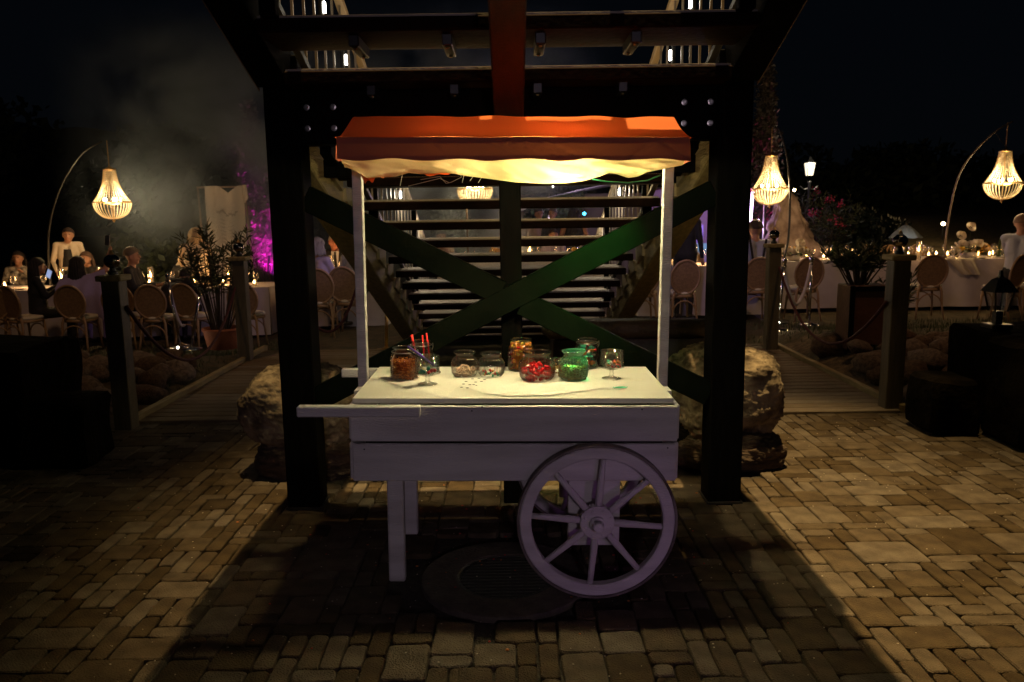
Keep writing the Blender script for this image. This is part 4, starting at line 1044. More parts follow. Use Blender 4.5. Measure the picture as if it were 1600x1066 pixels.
# string bag / camera lying on the far walkway edge
p = gp(502, 562, .0); o = thing('spot_fixture', 'small black floor spotlight fixture left of the cart handle', 'spotlight', (at(505, 560, 6.6).x, 6.6, 0), -.3)
q = MB(); q.box((0, 0, .10), (.14, .10, .07), ch=.01); q.build('housing', BLACKMETAL, o)
q = MB(); q.box((-.02, -.052, .10), (.08, .004, .04)); q.build('pane', STEEL, o)
q = MB(); q.tube([(-.08, 0, .10), (-.08, 0, .02), (.08, 0, .02), (.08, 0, .10)], .006, 6); q.build('bracket', BLACKMETAL, o)

# banner
yb_ = 15.0; z0b = -.22; a = at(309, 293, yb_); b = at(382, 292, yb_)
o = thing('banner_stand', 'pale cloth banner with lettering hanging on a thin copper frame', 'banner', (a.x, yb_, z0b)); H_ = a.z-z0b; W_ = b.x-a.x
FR = mat('pale copper tube', (.6, .42, .30), .4, .6)
for xx, lx in ((0, .05), (W_, .09)):
    q = MB(); q.tube([(xx+lx, 0, 0), (xx, 0, H_)], .018, 8); q.build('upright', FR, o, True)
q = MB(); q.tube([(-.02, 0, H_), (W_+.02, 0, H_)], .018, 8); q.build('crossbar', FR, o, True)
cx0, cx1, bz = at(321, 300, yb_).x-a.x, at(381, 300, yb_).x-a.x, at(350, 432, yb_).z-z0b
def banP(u, v):
    dip = .13*max(0, 1-abs(u-.62)/.25); x = cx0+(cx1-cx0)*u; zt = H_+.02-dip; z = zt+(bz-zt)*v
    return (x+.02*math.sin(v*3)*(u-.5), -.03+.045*math.sin(u*15+2*v)*(.35+.65*v)-.03*math.sin(PI*u)*(1-v), z)
q = MB(); q.sheet(banP, 50, 24); q.build('cloth', mat('cream banner cloth', (.80, .70, .64), .9, bump=.2, bscale=20), o, True)
q = MB(); q.sheet(lambda u, v: (cx1-.02+.10*u+.02*v, -.06+.02*math.sin(u*6), H_+.03-.35*v*(1-.3*u)), 8, 10); q.build('bow', mat('cream banner cloth', (.6, .5, .4)), o, True)
INK = mat('brown lettering', (.22, .13, .09), .8)
q = MB(); pts = []
for i in range(90):      # flowing script line
    t = i/89; u = .30+.52*t; v = .27+.012*math.sin(t*60)+.02*math.sin(t*17)*(1 if t < .9 else .3); p = Vector(banP(u, v)); pts.append((p.x, p.y-.012, p.z))
q.tube(pts, .006, 4); q.build('script_lettering', INK, o)
for cu in (.42, .66):
    for k in range(11):
        v = .36+.042*k; hw = random.uniform(.05, .075); q = MB()
        pts = [Vector(banP(cu+hw*(2*t/10-1), v+.003*math.sin(t*2.3))) for t in range(11)]; q.tube([(p.x, p.y-.008, p.z) for p in pts], .0045, 4); q.build('text_line', INK, o)
# ================================================================== CHANDELIERS
random.seed(41)
def make_chandelier(label, loc, chain_top, e=13, sc=1.0):
    o = thing('chandelier', label, 'chandelier', loc, group='bead chandeliers over the tables')
    o.scale = (sc, sc, sc)
    rt, rm, zt, zm, zb = .105, .335, .50, -.11, -.42
    def strand(r0, z0, r1, z1, bow, up):
        q = MB(); n = 34; pts = []; rs = []
        for i in range(n+1):
            t = i/n
            if up: r = r0+(r1-r0)*(t**2.5*.78+t*.22); z = z0+(z1-z0)*t
            else: r = r0+(r1-r0)*(1-math.cos(t*PI/2)); z = z0+(z1-z0)*math.sin(t*PI/2)
            pts.append((r, 0, z)); rs.append(.0098 if i % 2 == 0 else .0045)
        q.tube(pts, rs, 5); return q.mesh('bead_strand', CRYSTAL, True)
    mu = strand(rt, zt, rm, zm, 0, True); ml = strand(rm, zm, .035, zb, 0, False)
    for k in range(34):
        link('bead_strand', mu, o, (0, 0, 0), (0, 0, 2*PI*k/34)); link('bead_strand', ml, o, (0, 0, 0), (0, 0, 2*PI*(k+.5)/34))
    for (r, z, t) in ((rt, zt, .012), (rm, zm, .012), (.05, zb, .010)):
        q = MB(); q.tube([(r*math.cos(a*PI/18), r*math.sin(a*PI/18), z) for a in range(37)], t, 6, cap=False); q.build('hoop', BRASS, o, True)
    q = MB(); q.lathe([(.10, zt+.0), (.06, zt+.03), (.015, zt+.05), (.012, zt+.08)], 16, cap1=True); q.build('crown_cap', BRASS, o, True)
    q = MB(); q.lathe([(.002, zb-.07), (.02, zb-.05), (.028, zb-.03), (.012, zb-.012), (.04, zb)], 12); q.build('finial', BRASS, o, True)
    q = MB(); q.tube([(0, 0, zt), (0, 0, zb)], .008, 6); q.build('stem', BRASS, o)
    for k in range(5):
        a = 2*PI*k/5+.3; q = MB(); q.blob((.15*math.cos(a), .15*math.sin(a), zm+.05), (.020, .020, .035), 8, 6); q.build('bulb', BULB, o, True)
        q = MB(); q.tube([(0, 0, zm-.04), (.15*math.cos(a), .15*math.sin(a), zm-.03), (.15*math.cos(a), .15*math.sin(a), zm+.01)], .006, 5); q.build('arm', BRASS, o)
    # chain of links
    q = MB(); ch = (chain_top-loc[2])/sc; z = zt+.07; k = 0
    lk = MB(); lk.tube([(.009*math.cos(a*PI/6), 0, .018*math.sin(a*PI/6)) for a in range(13)], .004, 5, cap=False); lme = lk.mesh('chain_link', BRASS, True)
    while z < ch:
        link('chain_link', lme, o, (0, 0, z+.012), (0, 0, (k % 2)*PI/2)); z += .027; k += 1
    lamp('chandelier_lamp', 'POINT', (loc[0], loc[1], loc[2]+(zm+.06)*sc), e*4.6, (1, .70, .34), .12)
    return o
def arc_pole(pts, label, r=.021, dark=False):
    P_ = [Vector(p) for p in pts]; o = thing('arc_pole', label, 'lamp pole', (P_[-1].x, P_[-1].y, P_[-1].z))
    out = []
    for i in range(len(P_)-1):
        p0_, p1_, p2_, p3_ = P_[max(0, i-1)], P_[i], P_[i+1], P_[min(len(P_)-1, i+2)]
        for k in range(6):
            t = k/6; out.append(.5*((2*p1_)+(-p0_+p2_)*t+(2*p0_-5*p1_+4*p2_-p3_)*t*t+(-p0_+3*p1_-3*p2_+p3_)*t**3)-P_[-1])
    out.append(Vector((0, 0, 0)))
    q = MB(); n = len(out); q.tube(out, [r*(.55+.45*i/n) for i in range(n)], 8); q.build('pole', BLACKMETAL if dark else mat('bent branch pole', (.10, .07, .05), .5, col2=(.22, .17, .12), nscale=8, bump=.3, bscale=30), o, True)
    q = MB(); q.lathe([(.16, 0), (.16, .02), (.05, .05)], 16, cap1=True); q.build('base', BLACKMETAL, o); return o
CY = 13.2
def ch_at(px, y_top, y_bot, Y):
    a = at(px, y_top, Y); b = at(px, y_bot, Y); sc = (a.z-b.z)/(.50+.49); return a.x, Y, b.z+.49*sc, sc
x, y, z, sc = ch_at(171, 265, 348, CY); make_chandelier('glowing bead chandelier in the smoke, leftmost of the four', (x, y, z), at(160, 222, CY).z, 17, sc)
arc_pole([at(160, 221, CY), at(132, 237, CY), at(110, 265, CY), at(92, 300, CY), at(78, 350, CY), at(76, 400, CY), at(82, 470, CY)], 'curved dark pole holding the leftmost chandelier', .022, True)
x, y, z, sc = ch_at(741, 240, 331, 13.4); sc *= .92; make_chandelier('bead chandelier seen between the stair treads, second from the left', (x, y, z), at(741, 215, 13.4).z, 15, sc)
arc_pole([at(741, 205, 13.4), at(722, 225, 13.4), at(727, 290, 13.6), at(730, 350, 13.6), at(732, 430, 13.6), (at(732, 430, 13.6).x, 13.6, 0)], 'pale thin pole seen through the stairs under the second chandelier')
x, y, z, sc = ch_at(1205, 244, 326, 12.8); make_chandelier('bead chandelier right of the stairs, in front of the standing stone', (x, y, z), at(1208, 200, 12.8).z, 17, sc)
arc_pole([at(1210, 199, 12.8), at(1218, 205, 12.8), at(1229, 245, 12.7), at(1234, 300, 12.5), at(1232, 370, 12.2), at(1224, 410, 11.9), at(1215, 480, 11.5), gp(1214, 505)], 'dark curved pole right of the standing stone chandelier', .022, True)
x, y, z, sc = ch_at(1571, 236, 317, 13.2); make_chandelier('bead chandelier at the right edge of the photo', (x, y, z), at(1580, 192, 13.2).z, 17, sc)
arc_pole([at(1582, 190, 13.2), at(1555, 206, 13.2), at(1520, 240, 13.2), at(1498, 275, 13.3), at(1486, 320, 13.4), at(1478, 370, 13.4), at(1476, 415, 13.4), (at(1476, 415, 13.4).x, 13.4, .75)], 'pale curved pole holding the rightmost chandelier')
q = MB(); q.tube([at(1555, 207, 13.2), at(1565, 222, 13.2), at(1574, 232, 13.2)], .006, 5); tag(q.build('lamp_cable', BLACKMETAL), 'thin cable running to the rightmost chandelier', 'cable')

# ================================================================== TABLES
def table(x0, x1, y0, y1, z0, h, label, seed, colr=CLOTH):
    o = thing('banquet_table', label, 'table', ((x0+x1)/2, (y0+y1)/2, z0)); lx, ly = x1-x0, y1-y0
    q = MB(); q.box((0, 0, h-.02), (lx-.02, ly-.02, .03)); q.build('tabletop', OLIVEWOOD, o)
    for sx_ in (-1, 1):
        for sy in (-1, 1):
            q = MB(); q.tube([(sx_*(lx/2-.12), sy*(ly/2-.12), 0), (sx_*(lx/2-.12), sy*(ly/2-.12), h-.04)], .022, 8); q.build('leg', BLACKMETAL, o)
    q = MB(); q.sheet(lambda u, v: (-lx/2-.005+(lx+.01)*u, -ly/2-.005+(ly+.01)*v, h+.002*noise.noise(Vector((u*20, v*8, seed)))), 30, 8)
    for side in range(4):
        def skirt(u, v, side=side):
            f = (.006+.035*v)*math.sin(u*(lx if side < 2 else ly)*7+seed+2*noise.noise(Vector((u*6, seed, side))))
            z = h*(1-v)+.02*v
            if side == 0: return (-lx/2+lx*u, -ly/2-.008-.03*v+f, z)
            if side == 1: return (-lx/2+lx*u, ly/2+.008+.03*v+f, z)
            if side == 2: return (-lx/2-.008-.03*v+f, -ly/2+ly*u, z)
            return (lx/2+.008+.03*v+f, -ly/2+ly*u, z)
        q.sheet(skirt, int(40+30*(lx if side < 2 else ly)), 8)
    q.build('tablecloth', colr, o, True); return (x0, x1, y0, y1, z0+h)
xr0 = at(1206, 450, 12.9).x
TB = {}
TB['R'] = table(xr0, 9.4, 12.9, 13.9, .0, .78, 'long banquet table under white linen on the right', 1)
TB['M'] = table(1.95, 3.95, 12.2, 13.1, .0, .78, 'linen covered table seen between the cart post and the right black post', 2)
TB['C'] = table(-1.3, 1.75, 14.2, 15.1, .0, .78, 'linen covered table seen through the stair treads', 3)
TB['L'] = table(-8.6, -3.75, 12.3, 13.3, -.22, .76, 'long dinner table on the left below the smoke', 4)
TB['K'] = table(-3.2, -1.9, 12.0, 12.9, -.06, .76, 'dinner table of the grey haired couple left of the stairs', 5)

# chair
def make_chair(label, x, y, rz, z=0, seat=True):
    o = thing('banquet_chair', label, 'chair', (x, y, z), rz, group='round backed banquet chairs')
    return o
def chair_parts(o):
    # backrest at local -y side (towards the camera when rz = 0): the sitter looks along +y
    def ring(cx_, cz, rx, rz_, t, y0, tilt):
        pts = []
        for k in range(33):
            a = 2*PI*k/32; xx = rx*math.cos(a); zz = rz_*math.sin(a); pts.append((cx_+xx, y0-tilt*(zz+rz_), cz+zz))
        return pts
    q = MB(); q.tube(ring(0, .70, .205, .235, .016, -.20, .16), .017, 8, cap=False); q.build('back_ring', CHAIRWOOD, o, True)
    q = MB(); b = len(q.v)
    q.sheet(lambda u, v: (.195*v*math.cos(2*PI*u), -.205-.16*(.225*v*math.sin(2*PI*u)+.235), .70+.225*v*math.sin(2*PI*u)), 28, 3); q.build('cane_back', CANE, o)
    q = MB(); q.lathe([(.02, .0), (.215, .0), (.225, .015), (.21, .04), (.12, .055), (.002, .058)], 24); q.build('seat_cushion', CUSHION, o, True, loc=(0, 0, .455))
    q = MB(); q.lathe([(.20, 0), (.222, .005), (.222, .04), (.20, .045)], 24, cap1=True); q.build('seat_frame', CHAIRWOOD, o, True, loc=(0, 0, .41))
    for s in (-1, 1):
        q = MB(); q.tube([(s*.13, -.185, .50), (s*.16, -.19, .40), (s*.17, -.21, .2), (s*.195, -.26, 0)], [.017, .019, .016, .013], 8); q.build('leg', CHAIRWOOD, o, True)
        q = MB(); q.tube([(s*.15, .15, .42), (s*.165, .165, .2), (s*.18, .19, 0)], [.019, .016, .012], 8); q.build('leg', CHAIRWOOD, o, True)
        q = MB(); q.tube([(s*.09, -.215, .50), (s*.11, -.205, .45)], .012, 6); q.build('back_support', CHAIRWOOD, o, True)
    q = MB(); q.tube([(.165*math.cos(t*PI/10), -.212, .20+.17*math.sin(t*PI/10)) for t in range(11)], .010, 6); q.build('arch_brace', CHAIRWOOD, o, True)
    q = MB(); q.tube([(-.165*math.cos(t*PI/10), .17, .20+.17*math.sin(t*PI/10)) for t in range(11)], .010, 6); q.build('arch_brace', CHAIRWOOD, o, True)
    q = MB(); q.tube([(-.14, -.19, .455), (.14, -.19, .455)], .012, 6); q.build('back_rail', CHAIRWOOD, o, True)
CH = [(-2, 11.2, .25, 'L', 'chair cut by the left edge of the photo'), (38, 11.2, -.35, 'L', 'turned chair of the dark haired woman in black, second from the left edge'), (124, 11.2, 0, 'L', 'chair of the woman with the purple shawl'),
      (193, 11.3, .15, 'L', 'chair half hidden by the nearest left bridge post'), (244, 11.1, .1, 'L', 'chair of the hunched guest in dark clothes, beside the chrome stanchion'), (303, 11.2, -.2, 'L', 'chair behind the oleander leaves on the left'),
      (388, 11.3, 0, 'L', 'chair behind the rear post of the left walkway'), (503, 10.9, .05, 'K', 'chair of the grey haired woman left of the cart post'), (546, 10.9, -.1, 'K', 'chair just left of the left canopy post'),
      (1002, 11.4, 0, 'M', 'chair partly hidden by the diagonal stringer right of the stairs'), (1062, 11.3, .1, 'M', 'chair just right of the right canopy post'), (1178, 11.7, -.05, 'R', 'chair of the man with braces right of the black post'),
      (1252, 11.7, .05, 'R', 'empty chair behind the white rope on the right'), (1444, 11.75, -.15, 'R', 'empty chair right of the nearest right bridge post'), (1560, 11.4, .55, 'R', 'turned empty chair behind the black lantern'), (1602, 11.6, 0, 'R', 'chair cut by the right edge of the photo'),
      (1232, 14.6, PI, 'R', 'far side chair behind the white flowers beside the standing stone'), (1363, 14.6, PI, 'R', 'far side chair above the box planter'), (1397, 14.6, PI+.1, 'R', 'far side chair next to the globe of the right bridge post'), (1440, 14.7, PI, 'R', 'far side chair behind the empty chair right of the bridge post'),
      (1082, 13.9, PI, 'M', 'far side chair lit yellow between the cart post and the black post')]
proto = None; CHO = []
for (px, Y, rz, tb, lab) in CH:
    p = at(px, 470, Y); z = ground_z(p.x, Y) if tb != 'L' else -.22
    if proto is None:
        o = make_chair(lab, p.x, Y, rz, z); chair_parts(o); proto = o
    else:
        o = copy_tree(proto); o.location = (p.x, Y, z); o.rotation_euler = (0, 0, rz); o['label'] = lab
    CHO.append(o)

# tableware
def mesh_once(name, fn, mats, smooth=True):
    q = MB(); fn(q); return q.mesh(name, mats, smooth)
WG = mesh_once('wine_glass', lambda q: q.lathe([(.034, 0), (.032, .003), (.006, .008), (.004, .085), (.012, .095), (.034, .12), (.040, .15), (.036, .185), (.030, .21)], 14), WINEG)
CUP = mesh_once('votive_glass', lambda q: q.lathe([(.026, 0), (.030, .01), (.036, .075), (.033, .075), (.027, .012), (.002, .010)], 14), WINEG)
WAXM = mesh_once('wax', lambda q: q.lathe([(.022, .012), (.022, .035), (.002, .035)], 12), WAX); FLM = mesh_once('flame', lambda q: q.lathe([(.002, .036), (.015, .052), (.012, .072), (.001, .10)], 8), FLAME)
TALLG = mesh_once('hurricane_glass', lambda q: q.lathe([(.045, 0), (.045, .30), (.042, .30), (.042, .004), (.002, .004)], 16), WINEG)
TWAX = mesh_once('candle_stick', lambda q: q.lathe([(.022, .004), (.022, .13), (.002, .132)], 12), WAX); TFL = mesh_once('flame', lambda q: q.lathe([(.002, .134), (.017, .155), (.013, .180), (.001, .215)], 8), FLAME)
BOT = mesh_once('bottle', lambda q: q.lathe([(.035, 0), (.037, .01), (.037, .17), (.015, .23), (.013, .29), (.016, .30)], 14, cap1=True), mat('dark green bottle glass', (.03, .05, .02), .08))
PLATE = mesh_once('plate', lambda q: q.lathe([(.06, 0), (.13, .012), (.135, .014), (.06, .004), (.002, .004)], 24), mat('white porcelain', (.75, .72, .68), .2))
def wine(x, y, z, lab, grp): tag(link('wine_glass', WG, None, (x, y, z)), lab, 'glass', grp)
def votive(x, y, z, lab, grp):
    o = thing('votive_candle', lab, 'candle', (x, y, z), group=grp); link('glass_cup', CUP, o); link('wax', WAXM, o); link('flame', FLM, o)
def tall(x, y, z, lab):
    o = thing('hurricane_candle', lab, 'candle', (x, y, z)); link('glass_chimney', TALLG, o); link('candle_stick', TWAX, o); link('flame', TFL, o)
    return o
names = {'R': 'the long right table', 'M': 'the table beside the right canopy post', 'C': 'the table behind the stairs', 'L': 'the long left table', 'K': "the grey haired couple's table"}
for key, ng, nv in (('R', 26, 22), ('M', 9, 5), ('C', 12, 7), ('L', 16, 9), ('K', 6, 3)):
    x0, x1, y0, y1, zt = TB[key]; x1_ = min(x1, 8.8)
    for i in range(ng): wine(x0+.12+(x1_-x0-.24)*(i+random.uniform(.1, .9))/ng, random.choice((y0+.22, y1-.2))+random.uniform(-.06, .08), zt+.003, 'clear wine glass standing on '+names[key], 'wine glasses on '+names[key])
    for i in range(nv): votive(x0+.12+(x1_-x0-.24)*(i+random.uniform(.2, .8))/nv, y0+random.uniform(.18, .8), zt+.003, 'lit candle cup on '+names[key], 'votive candles on '+names[key])
    for i in range(max(2, nv//2)):
        o = tag(link('plate', PLATE, None, (x0+.3+(x1_-x0-.5)*(i+.5)/max(2, nv//2), y0+.2, zt+.003)), 'white plate on '+names[key], 'plate', 'plates on '+names[key])
    nl = max(1, int((x1_-x0)/1.6))
    for i in range(nl): lamp('candle_light', 'POINT', (x0+(x1_-x0)*(i+.5)/nl, (y0+y1)/2, zt+.16), 8, (1, .52, .18), .06)
for (px, y0_, key, lab) in ((1434, 12.6, 'R', 'tall candle in a glass chimney right of the right bridge post globe'), (1573, 12.6, 'R', 'tall candle in a glass chimney left of the guest at the right edge'), (155, 12.6, 'L', 'tall candle in a glass chimney above the left bridge post'),
                         (94, 12.5, 'L', 'candle in a wide glass left of the purple shawl woman'), (234, 12.5, 'L', 'candle in a tall tumbler left of the hunched guest'), (828, 14.4, 'C', 'candle seen through the stairs right of the middle post'),
                         (1085, 12.5, 'M', 'bright tall candle just left of the right black post'), (356, 12.6, 'L', 'candle flickering behind the oleander'), (518, 12.3, 'K', 'candle between the two grey haired guests')):
    p = at(px, 410, y0_+.35); tall(p.x, y0_+.35, TB[key][4]+.003, lab); lamp('candle_light', 'POINT', (p.x, y0_+.22, TB[key][4]+.30), 4, (1, .52, .18), .04)
for (px, lab) in ((1301, 'wine bottle standing behind the oleander on the right table'), (1560, 'bottle standing on the right table beside the guest at the edge')):
    p = at(px, 400, 13.3); tag(link('bottle', BOT, None, (p.x, 13.3, TB['R'][4]+.003)), lab, 'bottle')
for (px, lab) in ((332+0, 'bottle on the left table among the leaves'),):
    p = at(px, 400, 12.8); tag(link('bottle', BOT, None, (p.x, 12.8, TB['L'][4]+.003)), lab, 'bottle')
# napkins hanging over the table edge
for (px, lab) in ((1492, 'cream napkin draped over the edge of the right table'),):
    p = at(px, 418, 12.86); q = MB()
    q.sheet(lambda u, v: (p.x+(u-.5)*(.5-.2*v)+.25*v, 12.86-.02-.03*v+.02*math.sin(u*14), .80-.35*max(0, v-.25)) if v > .25 else (p.x+(u-.5)*.5+.25*v, 12.84+.4*(.25-v), .795+.01*math.sin(u*10)), 24, 12)
    tag(q.build('napkin', CUSHION, smooth=True), lab, 'napkin')
# flowers
PET = mat('white petal', (.78, .70, .58), .6); PYL = mat('yellow petal', (.85, .55, .06), .6)
def rose_mesh(m_):
    q = MB()
    for L_ in range(4):
        n = 5+L_; r = .018+.016*L_; 
        for k in range(n):
            a = 2*PI*k/n+L_*.5
            def pet(u, v, a=a, r=r, L_=L_):
                aa = a+(u-.5)*1.3; rr = r*(.4+.6*v)+.006*math.sin(v*3); z = .05*(1-v*.0)-.012*L_+.045*v*(1-.22*L_)-.02
                return (rr*math.cos(aa), rr*math.sin(aa), z-.01*(2*u-1)**2)
            q.sheet(pet, 3, 2)
    return q.mesh('rose', m_, True)
ROSE = rose_mesh(PET); YROSE = rose_mesh(PYL)
def centre(px0, px1, py_top, Y, zt, label, n, ny_, seed, tallst=0):
    rs = random.Random(seed); a = at(px0, 400, Y); b = at(px1, 400, Y); h = at(px0, py_top, Y).z-zt; w_ = b.x-a.x
    o = thing('flower_arrangement', label, 'flowers', ((a.x+b.x)/2, Y, zt+.003))
    q = MB(); q.lathe([(.10, 0), (.13, .05), (.12, .09)], 16, cap1=True); q.build('bowl', PLATE.materials[0], o, True)
    lf = MB()
    for k in range(n):
        u = rs.uniform(-1, 1); z = .10+(h-.08)*math.sqrt(max(0, 1-u*u))*rs.uniform(.35, 1); x = u*w_/2; y = rs.uniform(-.13, .13)
        me = YROSE if (k < ny_) else ROSE
        link('rose', me, o, (x, y, z if k >= ny_ else .08+.08*rs.random()), (rs.uniform(-.9, .9)+.5, rs.uniform(-.7, .7), rs.uniform(0, 6)), (1.15, 1.15, 1.15))
        lf.tube([(0, 0, .05), (x*.9, y, z)], .004, 4)
        for _ in range(5):
            c = Vector((x+rs.gauss(0, .05), y+rs.gauss(0, .05), z-.05+rs.gauss(0, .03))); d = Vector((rs.uniform(-1, 1), rs.uniform(-1, 1), rs.uniform(-.2, 1))).normalized(); v = d.orthogonal()*.015; lf.add([c, c+d*.04+v, c+d*.09, c+d*.04-v], [(0, 1, 2, 3)])
    for k in range(tallst):
        x = rs.uniform(-.5, .5)*w_; z = h+.12+.14*k; lf.tube([(0, 0, .05), (x*.7, 0, z*.6), (x, 0, z)], .004, 4); link('rose', ROSE, o, (x, 0, z), (1.0, .3*k, 0), (1.25, 1.25, 1.25))
    f = lf.build('greenery', GREENLEAF, o); f['kind'] = 'stuff'
centre(1213, 1264, 392, 13.2, .78, 'white rose arrangement on the table in front of the standing stone', 20, 4, 5, 1)
centre(1487, 1537, 380, 13.3, .78, 'white and yellow flower arrangement on the right table', 26, 7, 6, 2)
centre(768, 800, 398, 14.5, .78, 'yellow flowers glimpsed between the stair treads', 14, 14, 7)
centre(890, 925, 392, 14.5, .78, 'small pale flower arrangement seen right of the middle post', 9, 3, 8)
centre(1030, 1048, 392, 12.7, .78, 'pale flowers beside the right canopy post', 8, 2, 9)
# upright menu cards
CARD = mat('printed menu card', (.62, .42, .33), .7)
cards = [811+6.5*k for k in range(6)]
for k, px in enumerate(cards):
    p = at(px, 405, 14.3); q = MB(); q.box((0, 0, .075), (.07, .003, .15)); q.box((0, -.002, .09), (.045, .0008, .004), mi=1); q.box((0, -.002, .11), (.045, .0008, .004), mi=1); q.box((0, -.002, .07), (.035, .0008, .004), mi=1)
    o = q.build('menu_card', [CARD, INK], loc=(p.x, 14.3, .785), rot=(-.15, 0, random.uniform(-.5, .5))); tag(o, 'menu card standing on the table behind the stairs', 'menu card', 'menu cards in a row on the table behind the stairs')

# ================================================================== FAR THINGS
# pavilion with neon tubes and magenta lit roof, right of the right post
NEON = emit('violet white tube', (.80, .55, 1), 9)
p = at(1165, 288, 17); o = thing('party_pavilion', 'violet lit pavilion with glowing tubes right of the black post', 'pavilion', (p.x, 17.3, 0))
zr = p.z
q = MB(); q.sheet(lambda u, v: (-1.9+2.3*u, -.6+1.8*v, zr-.13+.30*(1-abs(2*u-.9))*.9*(1-u*.5)), 12, 4); q.build('roof', mat('red roof canvas', (.6, .10, .12), .7), o)
q = MB(); q.box((-.75, 1.1, zr*.5), (2.1, .05, zr)); q.build('back_wall', mat('lilac wall', (.30, .26, .36), .8, bump=.2), o)
for (pa, pb, lab) in (((1176, 300), (1172, 352), 0), ((1184, 343), (1185, 354), 0), ((1167, 360), (1166, 378), 0)):
    a, b = at(*pa, 16.8), at(*pb, 16.8); q = MB(); q.tube([a-o.location, b-o.location], .028, 8); q.build('neon_tube', NEON, o, True)
for xx in (-1.7, .35):
    q = MB(); q.tube([(xx, -.5, 0), (xx, -.5, zr-.1)], .03, 8); q.build('pole', STEEL, o, True)
q = MB(); q.box((-1.3, .2, .95), (1.0, .5, .75), ch=.01); q.build('counter', mat('blue violet counter', (.20, .16, .45), .5), o)
scr = at(1093, 388, 16.7); q = MB(); q.box(scr-o.location, (.55, .03, .20)); q.build('screen', emit('blue screen', (.16, .45, .8), .5), o)
q = MB(); q.box(scr-o.location+Vector((0, 0, -.32)), (.55, .05, .42)); q.build('screen_panel', emit('violet screen', (.28, .18, .6), .32), o)
lamp('pavilion_light', 'POINT', (p.x-.5, 16.5, 1.5), 55, (.62, .40, 1), .1); lamp('pavilion_light', 'SPOT', (p.x-.3, 16.3, 1.0), 50, (1, .05, .25), .05, (p.x-.2, 17, zr), R(80), .6)
# tent roof seen between the treads
p = at(935, 292, 19); o = thing('party_tent', 'grey violet tent roof seen right of the middle post through the stairs', 'tent', (p.x, 19, 0))
zr = p.z; q = MB(); q.sheet(lambda u, v: (-1.3+3.6*u, -.5+2*v, zr-.25+.75*u*(1-.2*v)), 12, 5); q.build('roof', mat('grey tent canvas', (.34, .32, .38), .8, bump=.2), o)
q = MB(); q.sheet(lambda u, v: (-2.4+4.6*u, 2.4, (zr-.1)*v), 24, 3); q.build('wall', mat('pink grey wall', (.30, .24, .25), .9, col2=(.36, .29, .29), nscale=2), o)
for xx in (-1.2, 2.2):
    q = MB(); q.tube([(xx, -.4, 0), (xx, -.4, zr-.25+.75*(xx+1.3)/3.6)], .03, 8); q.build('pole', STEEL, o, True)
lamp('tent_light', 'POINT', (p.x-.5, 18.3, 1.9), 38, (.85, .62, .8), .15)
# round pendant globes
p = at(812, 320, 18); o = thing('pendant_globe', 'large pale round lantern just right of the middle post', 'lantern', p); q = MB(); q.blob((0, 0, 0), (.20, .20, .135), 20, 14); q.build('shade', mat('paper shade', (.7, .62, .55), .8, emis=(1, .8, .65), estr=.10), o, True)
q = MB(); q.tube([(0, 0, .13), (0, 0, 1.1)], .004, 4); q.build('cord', BLACKMETAL, o); q = MB(); q.lathe([(.03, -.12), (.03, -.14)], 8, cap1=True); q.build('ring', BLACKMETAL, o)
for (px, py, yy, nm, mm, lab, r) in ((913, 291, 17.5, 'blue', emit('blue lamp', (.05, .6, 1), 9), 'small round blue light seen through the stairs', .035), (877, 321-0, 17.5, 'white', HOTWHITE, 'tiny white light under the tent, left of the blue one', .018),
                             (826, 290, 17.5, 'white', HOTWHITE, 'tiny white light just below the canopy lining, left one', .014), (864, 291, 17.5, 'white', HOTWHITE, 'tiny white light just below the canopy lining, right one', .018)):
    py = {913: 334, 877: 321}.get(px, py); p = at(px, py, yy); o = thing('fairy_light', lab, 'light', p)
    q = MB(); q.blob((0, 0, 0), (r, r, r), 10, 8); q.build('bulb', mm, o, True); q = MB(); q.tube([(0, 0, r), (0, 0, r+.5)], .004, 4); q.build('cord', BLACKMETAL, o)
# small pagoda parasol behind the right table
p = at(1416, 352, 17); o = thing('parasol', 'grey white scalloped parasol beyond the right table', 'parasol', (p.x, 17, 0)); zt = p.z; zb_ = at(1416, 371, 17).z
PARA = mat('pale parasol cloth', (.42, .46, .46), .8)
for k in range(10):
    a0, a1_ = 2*PI*k/10, 2*PI*(k+1)/10; q = MB()
    q.sheet(lambda u, v: ((.03+.30*v)*math.cos(a0+(a1_-a0)*u), (.03+.30*v)*math.sin(a0+(a1_-a0)*u), zt-(zt-zb_)*v**1.4-.015*v*math.sin(PI*u)), 4, 5); q.build('canopy_panel', PARA, o)
q = MB(); q.tube([(0, 0, 0), (0, 0, zt+.04)], .018, 8); q.build('pole', OLIVEWOOD, o, True)
lamp('garden_spot', 'SPOT', (p.x-.3, 16.2, .8), 7, (.8, .9, 1), .05, (p.x, 17, zt-.1), R(50), .6)

# ================================================================== SMOKE
me = MB(); me.box((-2.9, 14.6, 2.7), (9.5, 3.4, 5.2)); SMK = bpy.data.materials.new('drifting smoke'); SMK.use_nodes = True; t = SMK.node_tree; t.nodes.clear()
out = N(t, 'ShaderNodeOutputMaterial'); pv = N(t, 'ShaderNodeVolumePrincipled'); pv.inputs['Color'].default_value = (.66, .82, 1.0, 1); pv.inputs['Anisotropy'].default_value = .25
tc = N(t, 'ShaderNodeTexCoord'); nz = N(t, 'ShaderNodeTexNoise'); nz.inputs['Scale'].default_value = .75; nz.inputs['Detail'].default_value = 5; nz.inputs['Distortion'].default_value = .8
t.links.new(tc.outputs['Object'], nz.inputs[0]); rp = N(t, 'ShaderNodeMapRange'); rp.inputs['From Min'].default_value = .42; rp.inputs['From Max'].default_value = .74; rp.inputs['To Max'].default_value = 1.35
t.links.new(nz.outputs[0], rp.inputs[0])
